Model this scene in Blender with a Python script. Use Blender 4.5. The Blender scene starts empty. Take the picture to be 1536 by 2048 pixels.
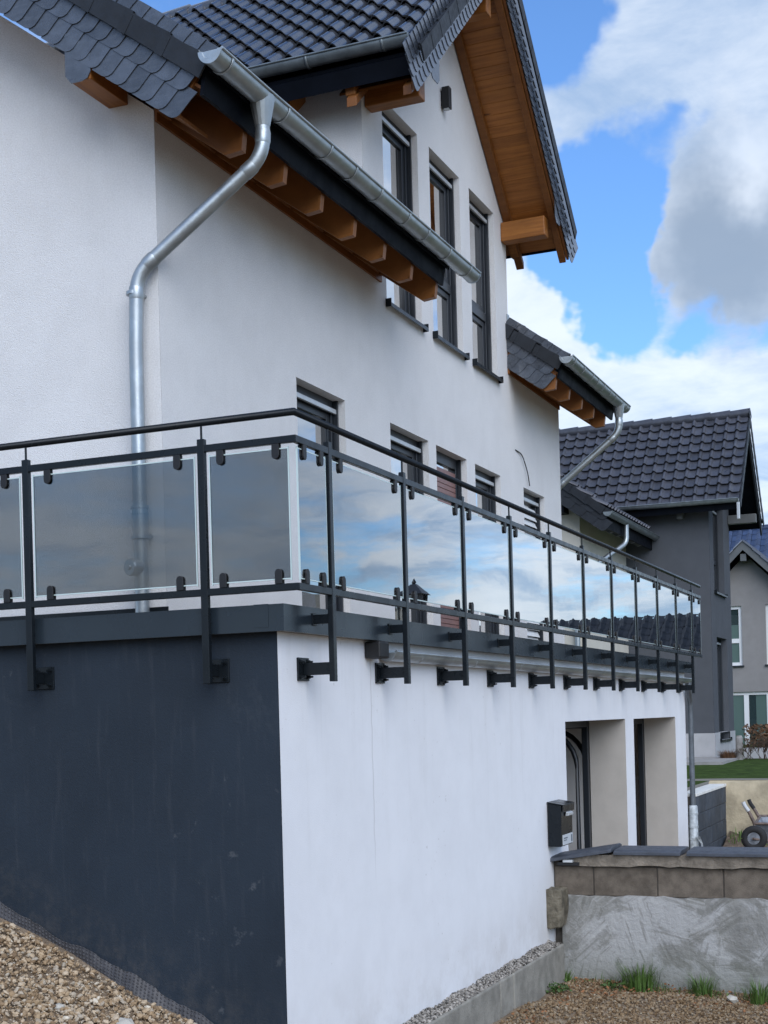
import bpy, math, random
import numpy as np
from mathutils import Vector, Matrix
R = math.radians
rnd = random.Random(7)
S = bpy.context.scene
COL = S.collection

# ------------------------------------------------------------------ camera
yaw, roll = 0.41595, -0.02668
fw = Vector((math.cos(yaw), math.sin(yaw), 0)); rt = Vector((math.sin(yaw), -math.cos(yaw), 0)); up = Vector((0, 0, 1))
r2 = math.cos(roll) * rt + math.sin(roll) * up
u2 = -math.sin(roll) * rt + math.cos(roll) * up
cam = bpy.data.cameras.new('camera'); camo = bpy.data.objects.new('camera', cam); COL.objects.link(camo)
M3 = Matrix((r2, u2, -fw)).transposed()
camo.matrix_world = Matrix.Translation((-7.15705, -3.35569, -0.70127)) @ M3.to_4x4()
cam.sensor_fit = 'AUTO'; cam.sensor_width = 36; cam.lens = 2868.73 / 2048 * 36
cam.shift_x = 100 / 2048; cam.shift_y = 414.4 / 2048
cam.clip_start = 0.05; cam.clip_end = 3000
S.camera = camo

# ------------------------------------------------------------------ view, sun, sky
S.view_settings.view_transform = 'Standard'; S.view_settings.look = 'None'
S.view_settings.gamma = 1; S.view_settings.use_curve_mapping = False
S.view_settings.exposure = 0.64
SUN_EL, SUN_AZ = R(38), R(216)            # azimuth counted from +X towards +Y
sd = Vector((math.cos(SUN_EL) * math.cos(SUN_AZ), math.cos(SUN_EL) * math.sin(SUN_AZ), math.sin(SUN_EL)))
sl = bpy.data.lights.new('sun', 'SUN'); sl.energy = 1.5; sl.angle = R(58); sl.color = (1, 0.97, 0.935)
so = bpy.data.objects.new('sun', sl); COL.objects.link(so); so.rotation_euler = (-sd).to_track_quat('-Z', 'Y').to_euler()

W = bpy.data.worlds.new('World'); S.world = W; W.use_nodes = True
nt = W.node_tree; nt.nodes.clear()


class N:
    """tiny node-graph helper"""
    def __init__(s, t): s.t = t
    def n(s, k, **kw):
        x = s.t.nodes.new(k)
        for a, b in kw.items(): setattr(x, a, b)
        return x
    def l(s, a, b): s.t.links.new(a, b)
    def put(s, v, sock):
        if hasattr(v, 'is_output'): s.l(v, sock)
        else: sock.default_value = v
    def m(s, op, a, b=0.0, c=None):
        x = s.n('ShaderNodeMath', operation=op); s.put(a, x.inputs[0]); s.put(b, x.inputs[1])
        if c is not None: s.put(c, x.inputs[2])
        return x.outputs[0]
    def v(s, op, a, b=(0, 0, 0)):
        x = s.n('ShaderNodeVectorMath', operation=op); s.put(a, x.inputs[0]); s.put(b, x.inputs[1])
        return x.outputs['Value'] if op in ('DOT_PRODUCT', 'LENGTH', 'DISTANCE') else x.outputs[0]
    def noise(s, vec, scale, detail=4, rough=0.55, dist=0.0, col=False):
        x = s.n('ShaderNodeTexNoise'); s.put(vec, x.inputs['Vector']); x.inputs['Scale'].default_value = scale
        x.inputs['Detail'].default_value = detail; x.inputs['Roughness'].default_value = rough; x.inputs['Distortion'].default_value = dist
        return x.outputs['Color' if col else 'Fac']
    def ss(s, v, a, b, lo=0.0, hi=1.0, kind='SMOOTHSTEP'):
        x = s.n('ShaderNodeMapRange', interpolation_type=kind)
        s.put(v, x.inputs[0]); x.inputs[1].default_value = a; x.inputs[2].default_value = b; x.inputs[3].default_value = lo; x.inputs[4].default_value = hi
        return x.outputs[0]
    def mix(s, f, a, b, mode='MIX'):
        x = s.n('ShaderNodeMix', data_type='RGBA', blend_type=mode)
        s.put(f, x.inputs[0])
        for v, k in ((a, 6), (b, 7)):
            if not hasattr(v, 'is_output') and len(v) == 3: v = (*v, 1)
            s.put(v, x.inputs[k])
        return x.outputs[2]
    def sep(s, v):
        x = s.n('ShaderNodeSeparateXYZ'); s.l(v, x.inputs[0]); return x.outputs
    def comb(s, x, y, z):
        c = s.n('ShaderNodeCombineXYZ')
        for a, b in zip((x, y, z), c.inputs): s.put(a, b)
        return c.outputs[0]


g = N(nt)
sky = g.n('ShaderNodeTexSky', sky_type='NISHITA'); sky.sun_disc = False; sky.sun_elevation = SUN_EL
sky.sun_rotation = math.pi / 2 - SUN_AZ; sky.air_density = 1.0; sky.dust_density = 0.6; sky.ozone_density = 2.5
tc = g.n('ShaderNodeTexCoord').outputs['Generated']
dirn = g.v('NORMALIZE', tc)
dx, dy, dz = g.sep(dirn)
zc = g.m('ADD', g.m('MAXIMUM', dz, 0.0), 0.17)
pv = g.comb(g.m('DIVIDE', dx, zc), g.m('DIVIDE', dy, zc), 0.37)
warp = g.v('SUBTRACT', g.noise(dirn, 9.0, 5, 0.6, col=True), (0.5, 0.5, 0.5))
wd = g.v('ADD', dirn, g.v('MULTIPLY', warp, (0.11, 0.11, 0.11)))


def blob(px, py, rad, soft, wob=True):
    X = (px - 668) / 2868.73; Y = (1438.4 - py) / 2868.73
    d = (r2 * X + u2 * Y + fw).normalized()
    return g.ss(g.v('DISTANCE', wd if wob else dirn, tuple(d)), rad + soft, max(rad - soft, 0), 0, 1)


base = g.m('ADD', g.noise(pv, 1.25, 9, 0.58, 0.25), g.m('MULTIPLY', g.m('SUBTRACT', g.noise(pv, 4.2, 7, 0.6, 0.3), .5), .62))
den = base
for (px, py, rad, soft, amt) in ((1330, 200, .075, .06, .10), (1440, 480, .058, .022, .75), (1120, 330, .06, .04, .10), (1180, 790, .08, .03, .26), (1500, 820, .09, .03, .34),
                                 (1330, 830, .07, .03, .3), (1080, 580, .05, .035, .22), (1480, 100, .07, .05, .10), (1300, 335, .035, .025, -.30), (1395, 305, .03, .02, -.22), (1240, 400, .025, .02, -.20), (1190, 330, .02, .03, .06),
                                 (1090, 20, .045, .03, -.7), (1195, 450, .035, .025, -.62), (1300, 650, .045, .022, -.75), (1215, 640, .025, .02, -.4), (1480, 650, .04, .02, -.6), (1440, 310, .02, .02, -.15), (1100, 450, .02, .03, -.2), (1190, 545, .02, .015, -.25)):
    den = g.m('ADD', den, g.m('MULTIPLY', blob(px, py, rad, soft), amt))
lown = g.noise(g.v('MULTIPLY', dirn, (7, 7, 26)), 1.0, 7, .6, .5)
lowm = g.ss(dz, .20, .10)
den = g.m('ADD', den, g.m('MULTIPLY', lowm, g.m('MULTIPLY', g.m('SUBTRACT', lown, .39), 1.5)))
cover = g.ss(den, 0.37, 0.68)
shade = g.ss(g.m('ADD', g.m('MULTIPLY', g.noise(pv, 2.1, 7, 0.6, 0.3), .55), g.m('MULTIPLY', g.noise(pv, 6.0, 6, 0.62, 0.4), .45)), 0.34, 0.74)
dark = g.m('MULTIPLY', blob(1445, 490, .058, .03), 0.95)
edge = blob(1505, 318, .022, .02)
dark = g.m('MULTIPLY', dark, g.m('SUBTRACT', 1.0, g.m('MULTIPLY', edge, .9)))
lowb = g.ss(dz, .22, .12)
lows = g.ss(g.noise(g.v('MULTIPLY', dirn, (9, 9, 34)), 1.3, 6, .6, .6), .40, .66)
shd = g.m('ADD', g.m('MULTIPLY', shade, g.m('SUBTRACT', 1.0, g.m('MULTIPLY', lowb, .75))), g.m('MULTIPLY', g.m('MULTIPLY', lows, lowb), .85))
shd = g.m('MINIMUM', shd, 1.0)
shd = g.m('MULTIPLY', shd, g.m('SUBTRACT', 1.0, g.m('MULTIPLY', edge, .7)))
cloud = g.mix(shd, (6.3, 6.75, 7.25), (2.5, 3.5, 5.0))
cloud = g.mix(dark, cloud, (2.15, 2.6, 3.15))
skyc = g.mix(1.0, sky.outputs[0], (0.78, 1.08, 1.42), 'MULTIPLY')
allc = g.mix(g.m('MULTIPLY', cover, .86), skyc, cloud)
allc = g.mix(g.ss(dz, 0.0, -0.02), allc, (1.2, 1.3, 1.4))
bg = g.n('ShaderNodeBackground'); g.l(allc, bg.inputs[0]); bg.inputs[1].default_value = 0.1
wo = g.n('ShaderNodeOutputWorld'); g.l(bg.outputs[0], wo.inputs[0])

# ------------------------------------------------------------------ materials
MAT = {}


def mat(name, col, rough=0.6, metal=0.0, var=None, bump=None, spec=0.5, rand=0.0, coat=0.0, stretch=None, col2=None, island=0.0, extra=None):
    """procedural material: col, noise variation var=(scale, amount), bump=(scale, height[, detail])"""
    m = bpy.data.materials.new(name); m.use_nodes = True; t = m.node_tree; t.nodes.clear(); q = N(t)
    b = q.n('ShaderNodeBsdfPrincipled'); o = q.n('ShaderNodeOutputMaterial'); q.l(b.outputs[0], o.inputs[0])
    geo = q.n('ShaderNodeNewGeometry'); pos = geo.outputs['Position']
    if stretch: pos = q.v('MULTIPLY', pos, stretch)
    c = (*col, 1)
    if var:
        f = q.ss(q.noise(pos, var[0], 6, 0.6), 0.3, 0.7)
        lo = tuple(x * (1 - var[1]) for x in col); hi = tuple(min(1, x * (1 + var[1])) for x in col) if col2 is None else col2
        c = q.mix(f, lo, hi)
    if rand:
        oi = q.n('ShaderNodeObjectInfo').outputs['Random']
        k = q.ss(oi, 0, 1, 1 - rand, 1 + rand, 'LINEAR'); c = q.mix(1.0, c, q.comb(k, k, k), 'MULTIPLY')
    if island:
        k = q.ss(geo.outputs['Random Per Island'], 0, 1, 1 - island, 1 + island, 'LINEAR'); c = q.mix(1.0, c, q.comb(k, k, k), 'MULTIPLY')
    if extra: c = extra(q, pos, c, b)
    q.put(c, b.inputs['Base Color'])
    if not b.inputs['Roughness'].is_linked:
        if var: q.l(q.ss(q.noise(pos, var[0] * 1.7, 4), 0.25, 0.75, max(.02, rough - .07), min(1, rough + .07)), b.inputs['Roughness'])
        else: b.inputs['Roughness'].default_value = rough
    b.inputs['Metallic'].default_value = metal
    b.inputs['Specular IOR Level'].default_value = spec
    b.inputs['Coat Weight'].default_value = coat
    if bump:
        bn = q.n('ShaderNodeBump'); bn.inputs['Strength'].default_value = 1.0; bn.inputs['Distance'].default_value = bump[1]
        q.l(q.noise(pos, bump[0], bump[2] if len(bump) > 2 else 3, 0.6), bn.inputs['Height']); q.l(bn.outputs[0], b.inputs['Normal'])
    MAT[name] = m
    return m


def stain_white(q, pos, c, b):
    x, y, z = q.sep(pos)
    # soft rain streaks and dirt close to the ground, hairline crack in the render
    st = q.ss(q.noise(q.comb(q.m('MULTIPLY', x, 3.5), q.m('MULTIPLY', y, 3.5), q.m('MULTIPLY', z, .35)), 2.2, 5, .6), .5, .8)
    c = q.mix(q.m('MULTIPLY', q.m('MULTIPLY', st, q.ss(z, -1.9, -.5, .25, 1)), .20), c, (.50, .48, .45))
    mott = q.ss(q.noise(pos, 5.5, 6, .65), .42, .75)
    c = q.mix(q.m('MULTIPLY', mott, .08), c, (.55, .54, .53))
    lowd = q.m('MULTIPLY', q.ss(z, -2.15, -2.85), q.ss(q.noise(pos, 3.1, 6, .65), .35, .7))
    c = q.mix(q.m('MULTIPLY', lowd, .35), c, (.42, .37, .32))
    spk = q.m('MULTIPLY', q.ss(q.noise(pos, 26, 2, .5), .70, .74), q.ss(q.noise(pos, 1.3, 2), .5, .62))
    c = q.mix(q.m('MULTIPLY', spk, .35), c, (.35, .31, .27))
    wob = q.m('MULTIPLY', q.m('SUBTRACT', q.noise(q.comb(0, 0, z), 6, 4), .5), .05)
    cr = q.ss(q.m('ABSOLUTE', q.m('SUBTRACT', q.m('ADD', x, wob), 1.50)), .011, .004)
    cr = q.m('MULTIPLY', cr, q.ss(z, -1.9, -1.3)); cr = q.m('MULTIPLY', cr, q.ss(y, .25, .22))
    return q.mix(q.m('MULTIPLY', cr, .38), c, (.40, .37, .35))


def stain_dark(q, pos, c, b):
    x, y, z = q.sep(pos)
    a = q.ss(q.noise(pos, 1.9, 7, .68, .4), .56, .74)
    up = q.ss(z, -1.1, -.45, .12, 1)
    c = q.mix(q.m('MULTIPLY', q.m('MULTIPLY', a, up), .55), c, (.07, .08, .09))
    st = q.ss(q.noise(q.comb(0, q.m('MULTIPLY', y, 9), q.m('MULTIPLY', z, 1.1)), 2, 5, .6), .52, .75)
    c = q.mix(q.m('MULTIPLY', st, .22), c, (.07, .075, .085))
    ch = q.m('MULTIPLY', q.ss(q.noise(pos, 7, 6, .7), .62, .72), q.ss(q.noise(pos, .9, 2), .52, .62))
    c = q.mix(q.m('MULTIPLY', ch, .30), c, (.17, .175, .18))
    gz = q.m('SUBTRACT', z, q.m('ADD', q.m('MULTIPLY', y, .436), -2.70))
    sp = q.m('MULTIPLY', q.ss(gz, .42, .0), q.ss(q.noise(pos, 11, 6, .7), .38, .72))
    return q.mix(q.m('MULTIPLY', sp, .22), c, (.13, .115, .10))




def stain_house(q, pos, c, b):
    x, y, z = q.sep(pos)
    st = q.ss(q.noise(q.comb(q.m('MULTIPLY', x, 4), q.m('MULTIPLY', y, 4), q.m('MULTIPLY', z, .4)), 2.6, 5, .6), .5, .8)
    c = q.mix(q.m('MULTIPLY', st, .07), c, (.5, .48, .45))
    gr = q.ss(q.noise(pos, 85, 3, .6), .3, .7, .94, 1.05)
    return q.mix(1.0, c, q.comb(gr, gr, gr), 'MULTIPLY')


mat('house_render', (.77, .755, .74), .92, var=(2.5, .03), bump=(130, .007, 3), spec=.2, extra=stain_house)
mat('garage_render', (.80, .80, .81), .9, var=(2.0, .025), bump=(120, .0016, 4), spec=.2, extra=stain_white)
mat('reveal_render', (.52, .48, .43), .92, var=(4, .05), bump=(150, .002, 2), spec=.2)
mat('dark_render', (.020, .029, .041), .8, var=(1.4, .12), bump=(90, .002, 4), spec=.3, extra=stain_dark)
mat('anthracite', (.0075, .0105, .0135), .30, var=(6, .12), spec=.28)
mat('fascia_metal', (.020, .029, .038), .27, var=(1.2, .08), spec=.4)
mat('black_board', (.0035, .0050, .0090), .6, var=(5, .2), spec=.10)
mat('black_plastic', (.010, .010, .011), .5)


def zinc_x(q, pos, c, b):
    w = q.ss(q.noise(pos, 14, 5, .7), .35, .7)
    return q.mix(w, c, (.40, .43, .44))


mat('zinc', (.42, .455, .47), .42, metal=.85, var=(5, .16), bump=(35, .0006, 2), extra=zinc_x)
mat('zinc_dull', (.24, .27, .28), .45, metal=.7, var=(7, .2), bump=(35, .0006, 2))


def slate_x(q, pos, c, b):
    s = q.ss(q.noise(q.v('MULTIPLY', pos, (1, 1, 5)), 9, 5, .65), .45, .8)
    return q.mix(q.m('MULTIPLY', s, .35), c, (.12, .135, .16))


mat('slate', (.052, .062, .080), .30, var=(11, .22), bump=(45, .0022, 6), rand=.28, spec=.8, coat=.25, extra=slate_x)
mat('slate_dark', (.013, .016, .021), .55, var=(11, .22), bump=(45, .002, 6), rand=.28, spec=.4)
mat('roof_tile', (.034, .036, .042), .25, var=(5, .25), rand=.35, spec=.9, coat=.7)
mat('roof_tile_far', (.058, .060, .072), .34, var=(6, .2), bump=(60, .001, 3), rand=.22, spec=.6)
mat('roof_tile_blue', (.035, .055, .11), .34, var=(5, .15), island=.2, spec=.6)


def grain(ax):
    def f(q, pos, c, b):
        sc = {'x': (.7, 16, 16), 'y': (16, .7, 16), 's': (20, 1.6, 1.6)}[ax]
        gfac = q.ss(q.noise(q.v('MULTIPLY', pos, sc), 1.6, 7, .6, .8), .35, .72)
        c = q.mix(q.m('MULTIPLY', gfac, .55), c, (.125, .038, .008))
        k = q.ss(q.noise(q.v('MULTIPLY', pos, tuple(min(4, v) for v in sc)), 3.4, 2, .4), .735, .77)
        return q.mix(q.m('MULTIPLY', k, .75), c, (.09, .032, .01))
    return f


for a in 'xys':
    mat('wood_' + a, {'x': (.24, .085, .018), 'y': (.36, .135, .030), 's': (.22, .082, .020)}[a], .5, var=(3, .10), bump=(40, .001, 4), rand=.10, spec=.35, extra=grain(a))
    mat('wood_light_' + a, (.33, .125, .026), .5, var=(3, .10), bump=(40, .001, 4), rand=.08, spec=.35, extra=grain(a))
mat('wood_edge', (.25, .098, .026), .5, var=(3, .10), bump=(40, .001, 4), rand=.1, spec=.3, extra=grain('s'))
mat('blind_slat', (.72, .73, .73), .4, var=(9, .05))
mat('frame_dark', (.020, .024, .030), .38, spec=.5)
mat('frame_grey', (.11, .115, .115), .45, var=(3, .08))
mat('alu_light', (.50, .52, .53), .35, metal=.3, var=(9, .06))
mat('white_frame', (.78, .78, .77), .4)
mat('brown_blind', (.24, .125, .11), .45, var=(10, .12), stretch=(1, 1, 8))
mat('steel_galv', (.15, .165, .18), .45, metal=.6, var=(8, .2))
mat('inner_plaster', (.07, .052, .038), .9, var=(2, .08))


def pane_mat(name, tint, ior, rough=.015, wav=.0008):
    m = bpy.data.materials.new(name); m.use_nodes = True; t = m.node_tree; t.nodes.clear(); q = N(t)
    d = q.n('ShaderNodeBsdfDiffuse'); d.inputs[0].default_value = (*tint, 1)
    gl = q.n('ShaderNodeBsdfGlossy'); gl.inputs['Roughness'].default_value = rough
    fr = q.n('ShaderNodeFresnel'); fr.inputs[0].default_value = ior
    mx = q.n('ShaderNodeMixShader'); q.l(q.m('MINIMUM', q.m('MULTIPLY', fr.outputs[0], 6.0), .95), mx.inputs[0]); q.l(d.outputs[0], mx.inputs[1]); q.l(gl.outputs[0], mx.inputs[2])
    pos = q.n('ShaderNodeNewGeometry').outputs['Position']
    bn = q.n('ShaderNodeBump'); bn.inputs['Distance'].default_value = wav; q.l(q.noise(pos, 2.2, 2), bn.inputs['Height'])
    q.l(bn.outputs[0], gl.inputs['Normal'])
    o = q.n('ShaderNodeOutputMaterial'); q.l(mx.outputs[0], o.inputs[0]); MAT[name] = m


pane_mat('window_glass', (.012, .014, .016), 1.45)
pane_mat('window_glass_far', (.03, .05, .05), 1.4)
pane_mat('curtain_glass', (.11, .17, .15), 1.35)
# tinted laminated balcony glass
m = bpy.data.materials.new('balcony_glass'); m.use_nodes = True; t = m.node_tree; t.nodes.clear(); q = N(t)
tr = q.n('ShaderNodeBsdfTransparent'); tr.inputs[0].default_value = (.45, .47, .48, 1)
gl = q.n('ShaderNodeBsdfGlossy'); gl.inputs['Roughness'].default_value = .002
fr = q.n('ShaderNodeFresnel'); fr.inputs[0].default_value = 1.25
mx = q.n('ShaderNodeMixShader'); q.l(q.m('MINIMUM', q.m('MULTIPLY', fr.outputs[0], 6.6), .94), mx.inputs[0]); q.l(tr.outputs[0], mx.inputs[1]); q.l(gl.outputs[0], mx.inputs[2])
pos = q.n('ShaderNodeNewGeometry').outputs['Position']
bn = q.n('ShaderNodeBump'); bn.inputs['Distance'].default_value = .0006; q.l(q.noise(pos, 1.7, 2), bn.inputs['Height']); q.l(bn.outputs[0], gl.inputs['Normal'])
o = q.n('ShaderNodeOutputMaterial'); q.l(mx.outputs[0], o.inputs[0]); MAT['balcony_glass'] = m
mat('glass_edge', (.55, .66, .64), .2, spec=.6)

mat('block', (.150, .125, .100), .95, var=(9, .25), bump=(140, .006, 5), rand=.12, spec=.1)


def plaster_x(q, pos, c, b):
    x, y, z = q.sep(pos)
    patch = q.ss(q.noise(pos, 1.5, 5, .6, 1.2), .45, .55)
    c = q.mix(patch, c, (.385, .38, .37))
    # trowel arcs
    vo = q.n('ShaderNodeTexVoronoi'); q.l(q.v('ADD', pos, q.v('MULTIPLY', q.noise(pos, 3, 3, .5, col=True), (.25, .25, .25))), vo.inputs['Vector']); vo.inputs['Scale'].default_value = 3.0
    rr = q.sep(vo.outputs['Color'])[0]; an = q.m('MULTIPLY', rr, 3.14); ca, sa = q.m('COSINE', an), q.m('SINE', an)
    u_ = q.m('ADD', q.m('MULTIPLY', y, ca), q.m('MULTIPLY', z, sa)); v_ = q.m('SUBTRACT', q.m('MULTIPLY', z, ca), q.m('MULTIPLY', y, sa))
    stn = q.noise(q.comb(q.m('MULTIPLY', u_, 30), q.m('MULTIPLY', v_, 2.0), q.m('MULTIPLY', rr, 9)), 1.0, 3, .5)
    msk = q.m('MULTIPLY', q.ss(stn, .50, .66), q.ss(q.noise(pos, 2.0, 4, .6), .44, .60))
    c = q.mix(q.m('MULTIPLY', msk, .62), c, (.45, .445, .43))
    c = q.mix(q.m('MULTIPLY', q.ss(stn, .46, .36), .45), c, (.15, .145, .125))
    d = q.ss(q.noise(pos, 4.2, 6, .7), .56, .74)
    c = q.mix(q.m('MULTIPLY', d, .6), c, (.17, .165, .15))
    hl = q.ss(q.noise(q.comb(q.m('MULTIPLY', x, 1), q.m('MULTIPLY', y, 1.6), q.m('MULTIPLY', z, 22)), 1.3, 4), .6, .75)
    c = q.mix(q.m('MULTIPLY', hl, .25), c, (.48, .47, .45))
    low = q.m('MULTIPLY', q.ss(z, -2.75, -3.25), .55)
    return q.mix(low, c, (.13, .14, .10))


mat('rough_plaster', (.245, .24, .222), .9, var=(5, .14), bump=(28, .012, 7), spec=.2, extra=plaster_x)
mat('concrete', (.27, .255, .22), .9, var=(7, .2), bump=(60, .006, 6), spec=.2)
mat('concrete_beige', (.44, .37, .255), .9, var=(2.2, .28), bump=(20, .012, 6), spec=.2)
mat('ledge_concrete', (.24, .205, .165), .95, var=(9, .3), bump=(50, .012, 6), spec=.15)
mat('coping_stone', (.060, .068, .085), .5, var=(14, .2), bump=(120, .0012, 3))
mat('dark_block', (.040, .052, .068), .7, var=(5, .25), bump=(60, .004, 4), rand=.15)
mat('white_cap', (.72, .71, .66), .8, var=(6, .1), bump=(60, .004, 4))
mat('rubble', (.16, .14, .105), .95, var=(10, .35), bump=(26, .02, 6), spec=.1)


def grav_x(q, pos, c, b):
    oi = q.n('ShaderNodeNewGeometry').outputs['Random Per Island']
    r = q.n('ShaderNodeValToRGB'); q.l(oi, r.inputs[0]); e = r.color_ramp
    cols = [(0, (.15, .105, .07)), (.25, (.30, .22, .145)), (.5, (.40, .31, .215)), (.75, (.50, .42, .33)), (.93, (.36, .33, .29)), (1, (.66, .62, .55))]
    e.elements[0].position = 0; e.elements[0].color = (*cols[0][1], 1); e.elements[1].position = 1; e.elements[1].color = (*cols[-1][1], 1)
    for p, cc in cols[1:-1]:
        k = e.elements.new(p); k.color = (*cc, 1)
    return q.mix(1.0, q.mix(q.m('MULTIPLY', q.ss(q.noise(pos, 45, 3), .4, .7), .3), r.outputs[0], (.22, .16, .10)), (1.16, 1.09, .97), 'MULTIPLY')


mat('gravel', (.4, .3, .2), .95, spec=.15, bump=(140, .002, 3), extra=grav_x)
mat('gravel_dark', (.4, .3, .2), .95, spec=.15, bump=(140, .002, 3), extra=lambda q, p, c, b: q.mix(1.0, grav_x(q, p, c, b), (.55, .52, .48), 'MULTIPLY'))  # the gravel colours again, multiplied down to a darker brown
mat('chippings', (.235, .215, .19), .9, spec=.2, island=.85, bump=(90, .002, 3))
mat('white_rock', (.46, .43, .37), .9, var=(18, .15), bump=(60, .004, 4))
mat('soil', (.26, .195, .135), 1.0, var=(6, .3), bump=(50, .02, 7), spec=.1)
mat('membrane', (.050, .047, .048), .5, var=(16, .3), spec=.5)
mat('driveway_soil', (.15, .115, .085), 1.0, var=(4, .3), bump=(30, .02, 6), spec=.1)
mat('lawn', (.050, .085, .018), 1.0, var=(7, .35), bump=(180, .02, 4), spec=.1, col2=(.075, .125, .028))
mat('grass_blade', (.075, .135, .028), .6, island=.4, spec=.3)
mat('weed_leaf', (.055, .10, .025), .6, island=.35, spec=.3)
mat('dry_leaf', (.22, .10, .045), .8, island=.4, spec=.2)
mat('twig', (.085, .06, .045), .9, island=.3, spec=.1)
mat('hedge_brown', (.15, .085, .05), .9, island=.4, spec=.1)
mat('grey_wall', (.088, .094, .106), .92, var=(3, .05), bump=(90, .003, 2), spec=.2)
mat('beige_wall', (.62, .58, .53), .92, var=(3, .04), bump=(90, .003, 2), spec=.2)
mat('taupe_wall', (.27, .255, .245), .92, var=(3, .05), bump=(60, .003, 2), spec=.2)
mat('plinth_grey', (.40, .40, .41), .9, var=(3, .08))
mat('cream_wall', (.60, .56, .48), .9, var=(2, .05))
mat('stone_path', (.30, .29, .28), .9, var=(5, .15))
mat('post_stone', (.27, .255, .24), .9, var=(12, .2), bump=(60, .006, 4))
mat('rubber', (.018, .018, .019), .8)
mat('barrow_metal', (.23, .25, .28), .5, metal=.4, var=(12, .35))
mat('barrow_tube', (.16, .12, .10), .6, metal=.3, var=(12, .35))
mat('label_white', (.55, .57, .58), .5)
mat('label_print', (.12, .14, .16), .6)
mat('white_bench', (.78, .78, .76), .5)
mat('far_ground', (.10, .10, .06), 1.0, var=(.05, .3), spec=.1)
mat('mortar', (.10, .088, .075), 1.0, var=(12, .2), bump=(90, .005, 4), spec=.1)
mat('sleeve', (.42, .45, .46), .6, metal=.3, var=(14, .3), bump=(30, .004, 4))

# ------------------------------------------------------------------ mesh helpers


class MB:
    def __init__(s): s.v = []; s.f = []; s.sm = []
    def add(s, vs, fs, smooth=False):
        o = len(s.v); s.v += [tuple(v) for v in vs]; s.f += [tuple(i + o for i in f) for f in fs]; s.sm += [smooth] * len(fs); return s
    def box(s, x0, x1, y0, y1, z0, z1):
        return s.add([(x0, y0, z0), (x1, y0, z0), (x1, y1, z0), (x0, y1, z0), (x0, y0, z1), (x1, y0, z1), (x1, y1, z1), (x0, y1, z1)],
                     [(0, 3, 2, 1), (4, 5, 6, 7), (0, 1, 5, 4), (1, 2, 6, 5), (2, 3, 7, 6), (3, 0, 4, 7)])
    def quad(s, *p): return s.add(p, [tuple(range(len(p)))])
    def prism(s, poly, d):
        """polygon (list of 3D points) extruded along d"""
        n = len(poly); d = Vector(d); a = [Vector(p) for p in poly]; b = [p + d for p in a]
        return s.add(a + b, [tuple(range(n)), tuple(range(2 * n - 1, n - 1, -1))] + [(i, i + n, (i + 1) % n + n, (i + 1) % n) for i in range(n)])
    def obox(s, c, ax, ay, az):
        """oriented box: centre and three half-axis vectors"""
        c, ax, ay, az = map(Vector, (c, ax, ay, az))
        return s.add([c + i * ax + j * ay + k * az for k in (-1, 1) for j, i in ((-1, -1), (-1, 1), (1, 1), (1, -1))],
                     [(0, 3, 2, 1), (4, 5, 6, 7), (0, 1, 5, 4), (1, 2, 6, 5), (2, 3, 7, 6), (3, 0, 4, 7)])
    def tube(s, pts, r, n=14, caps=True, smooth=True):
        pts = [Vector(p) for p in pts]; rs = r if isinstance(r, (list, tuple)) else [r] * len(pts)
        ref = None; vs = []; fs = []
        for i, p in enumerate(pts):
            if i == 0: t = pts[1] - p
            elif i == len(pts) - 1: t = p - pts[i - 1]
            else: t = (pts[i + 1] - p).normalized() + (p - pts[i - 1]).normalized()
            t.normalize()
            if ref is None: ref = Vector((0, 0, 1)) if abs(t.z) < .9 else Vector((1, 0, 0))
            a = (ref - ref.dot(t) * t).normalized(); b = t.cross(a); ref = a
            vs += [p + rs[i] * (math.cos(2 * math.pi * k / n) * a + math.sin(2 * math.pi * k / n) * b) for k in range(n)]
        for i in range(len(pts) - 1):
            for k in range(n):
                fs.append((i * n + k, i * n + (k + 1) % n, (i + 1) * n + (k + 1) % n, (i + 1) * n + k))
        s.add(vs, fs, smooth)
        if caps:
            m = len(pts) - 1
            s.add(vs[:n], [tuple(range(n - 1, -1, -1))]); s.add(vs[m * n:], [tuple(range(n))])
        return s
    def mesh(s, name):
        me = bpy.data.meshes.new(name); me.from_pydata(s.v, [], s.f); me.update()
        me.polygons.foreach_set('use_smooth', s.sm); return me
    def build(s, name, m, parent=None, bevel=0, label=None, kind=None, fix=True):
        me = s.mesh(name); return link(name, me, m, parent, bevel, label, kind, fix)


def fixn(me):
    import bmesh
    b = bmesh.new(); b.from_mesh(me); bmesh.ops.recalc_face_normals(b, faces=b.faces); b.to_mesh(me); b.free()


def link(name, me, m, parent=None, bevel=0, label=None, kind=None, fix=False):
    if fix: fixn(me)
    if m is not None and not me.materials: me.materials.append(MAT[m] if isinstance(m, str) else m)
    o = bpy.data.objects.new(name, me); COL.objects.link(o)
    if parent is not None:
        o.parent = parent; o.location = -wloc(parent)
    if bevel:
        b = o.modifiers.new('bevel', 'BEVEL'); b.width = bevel; b.segments = 2; b.limit_method = 'ANGLE'; b.angle_limit = R(40)
    if label: o['label'] = label
    if kind: o['kind'] = kind
    return o


def wloc(o):
    v = Vector((0, 0, 0))
    while o is not None: v = v + o.location; o = o.parent
    return v


_jr = random.Random(21)


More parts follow.
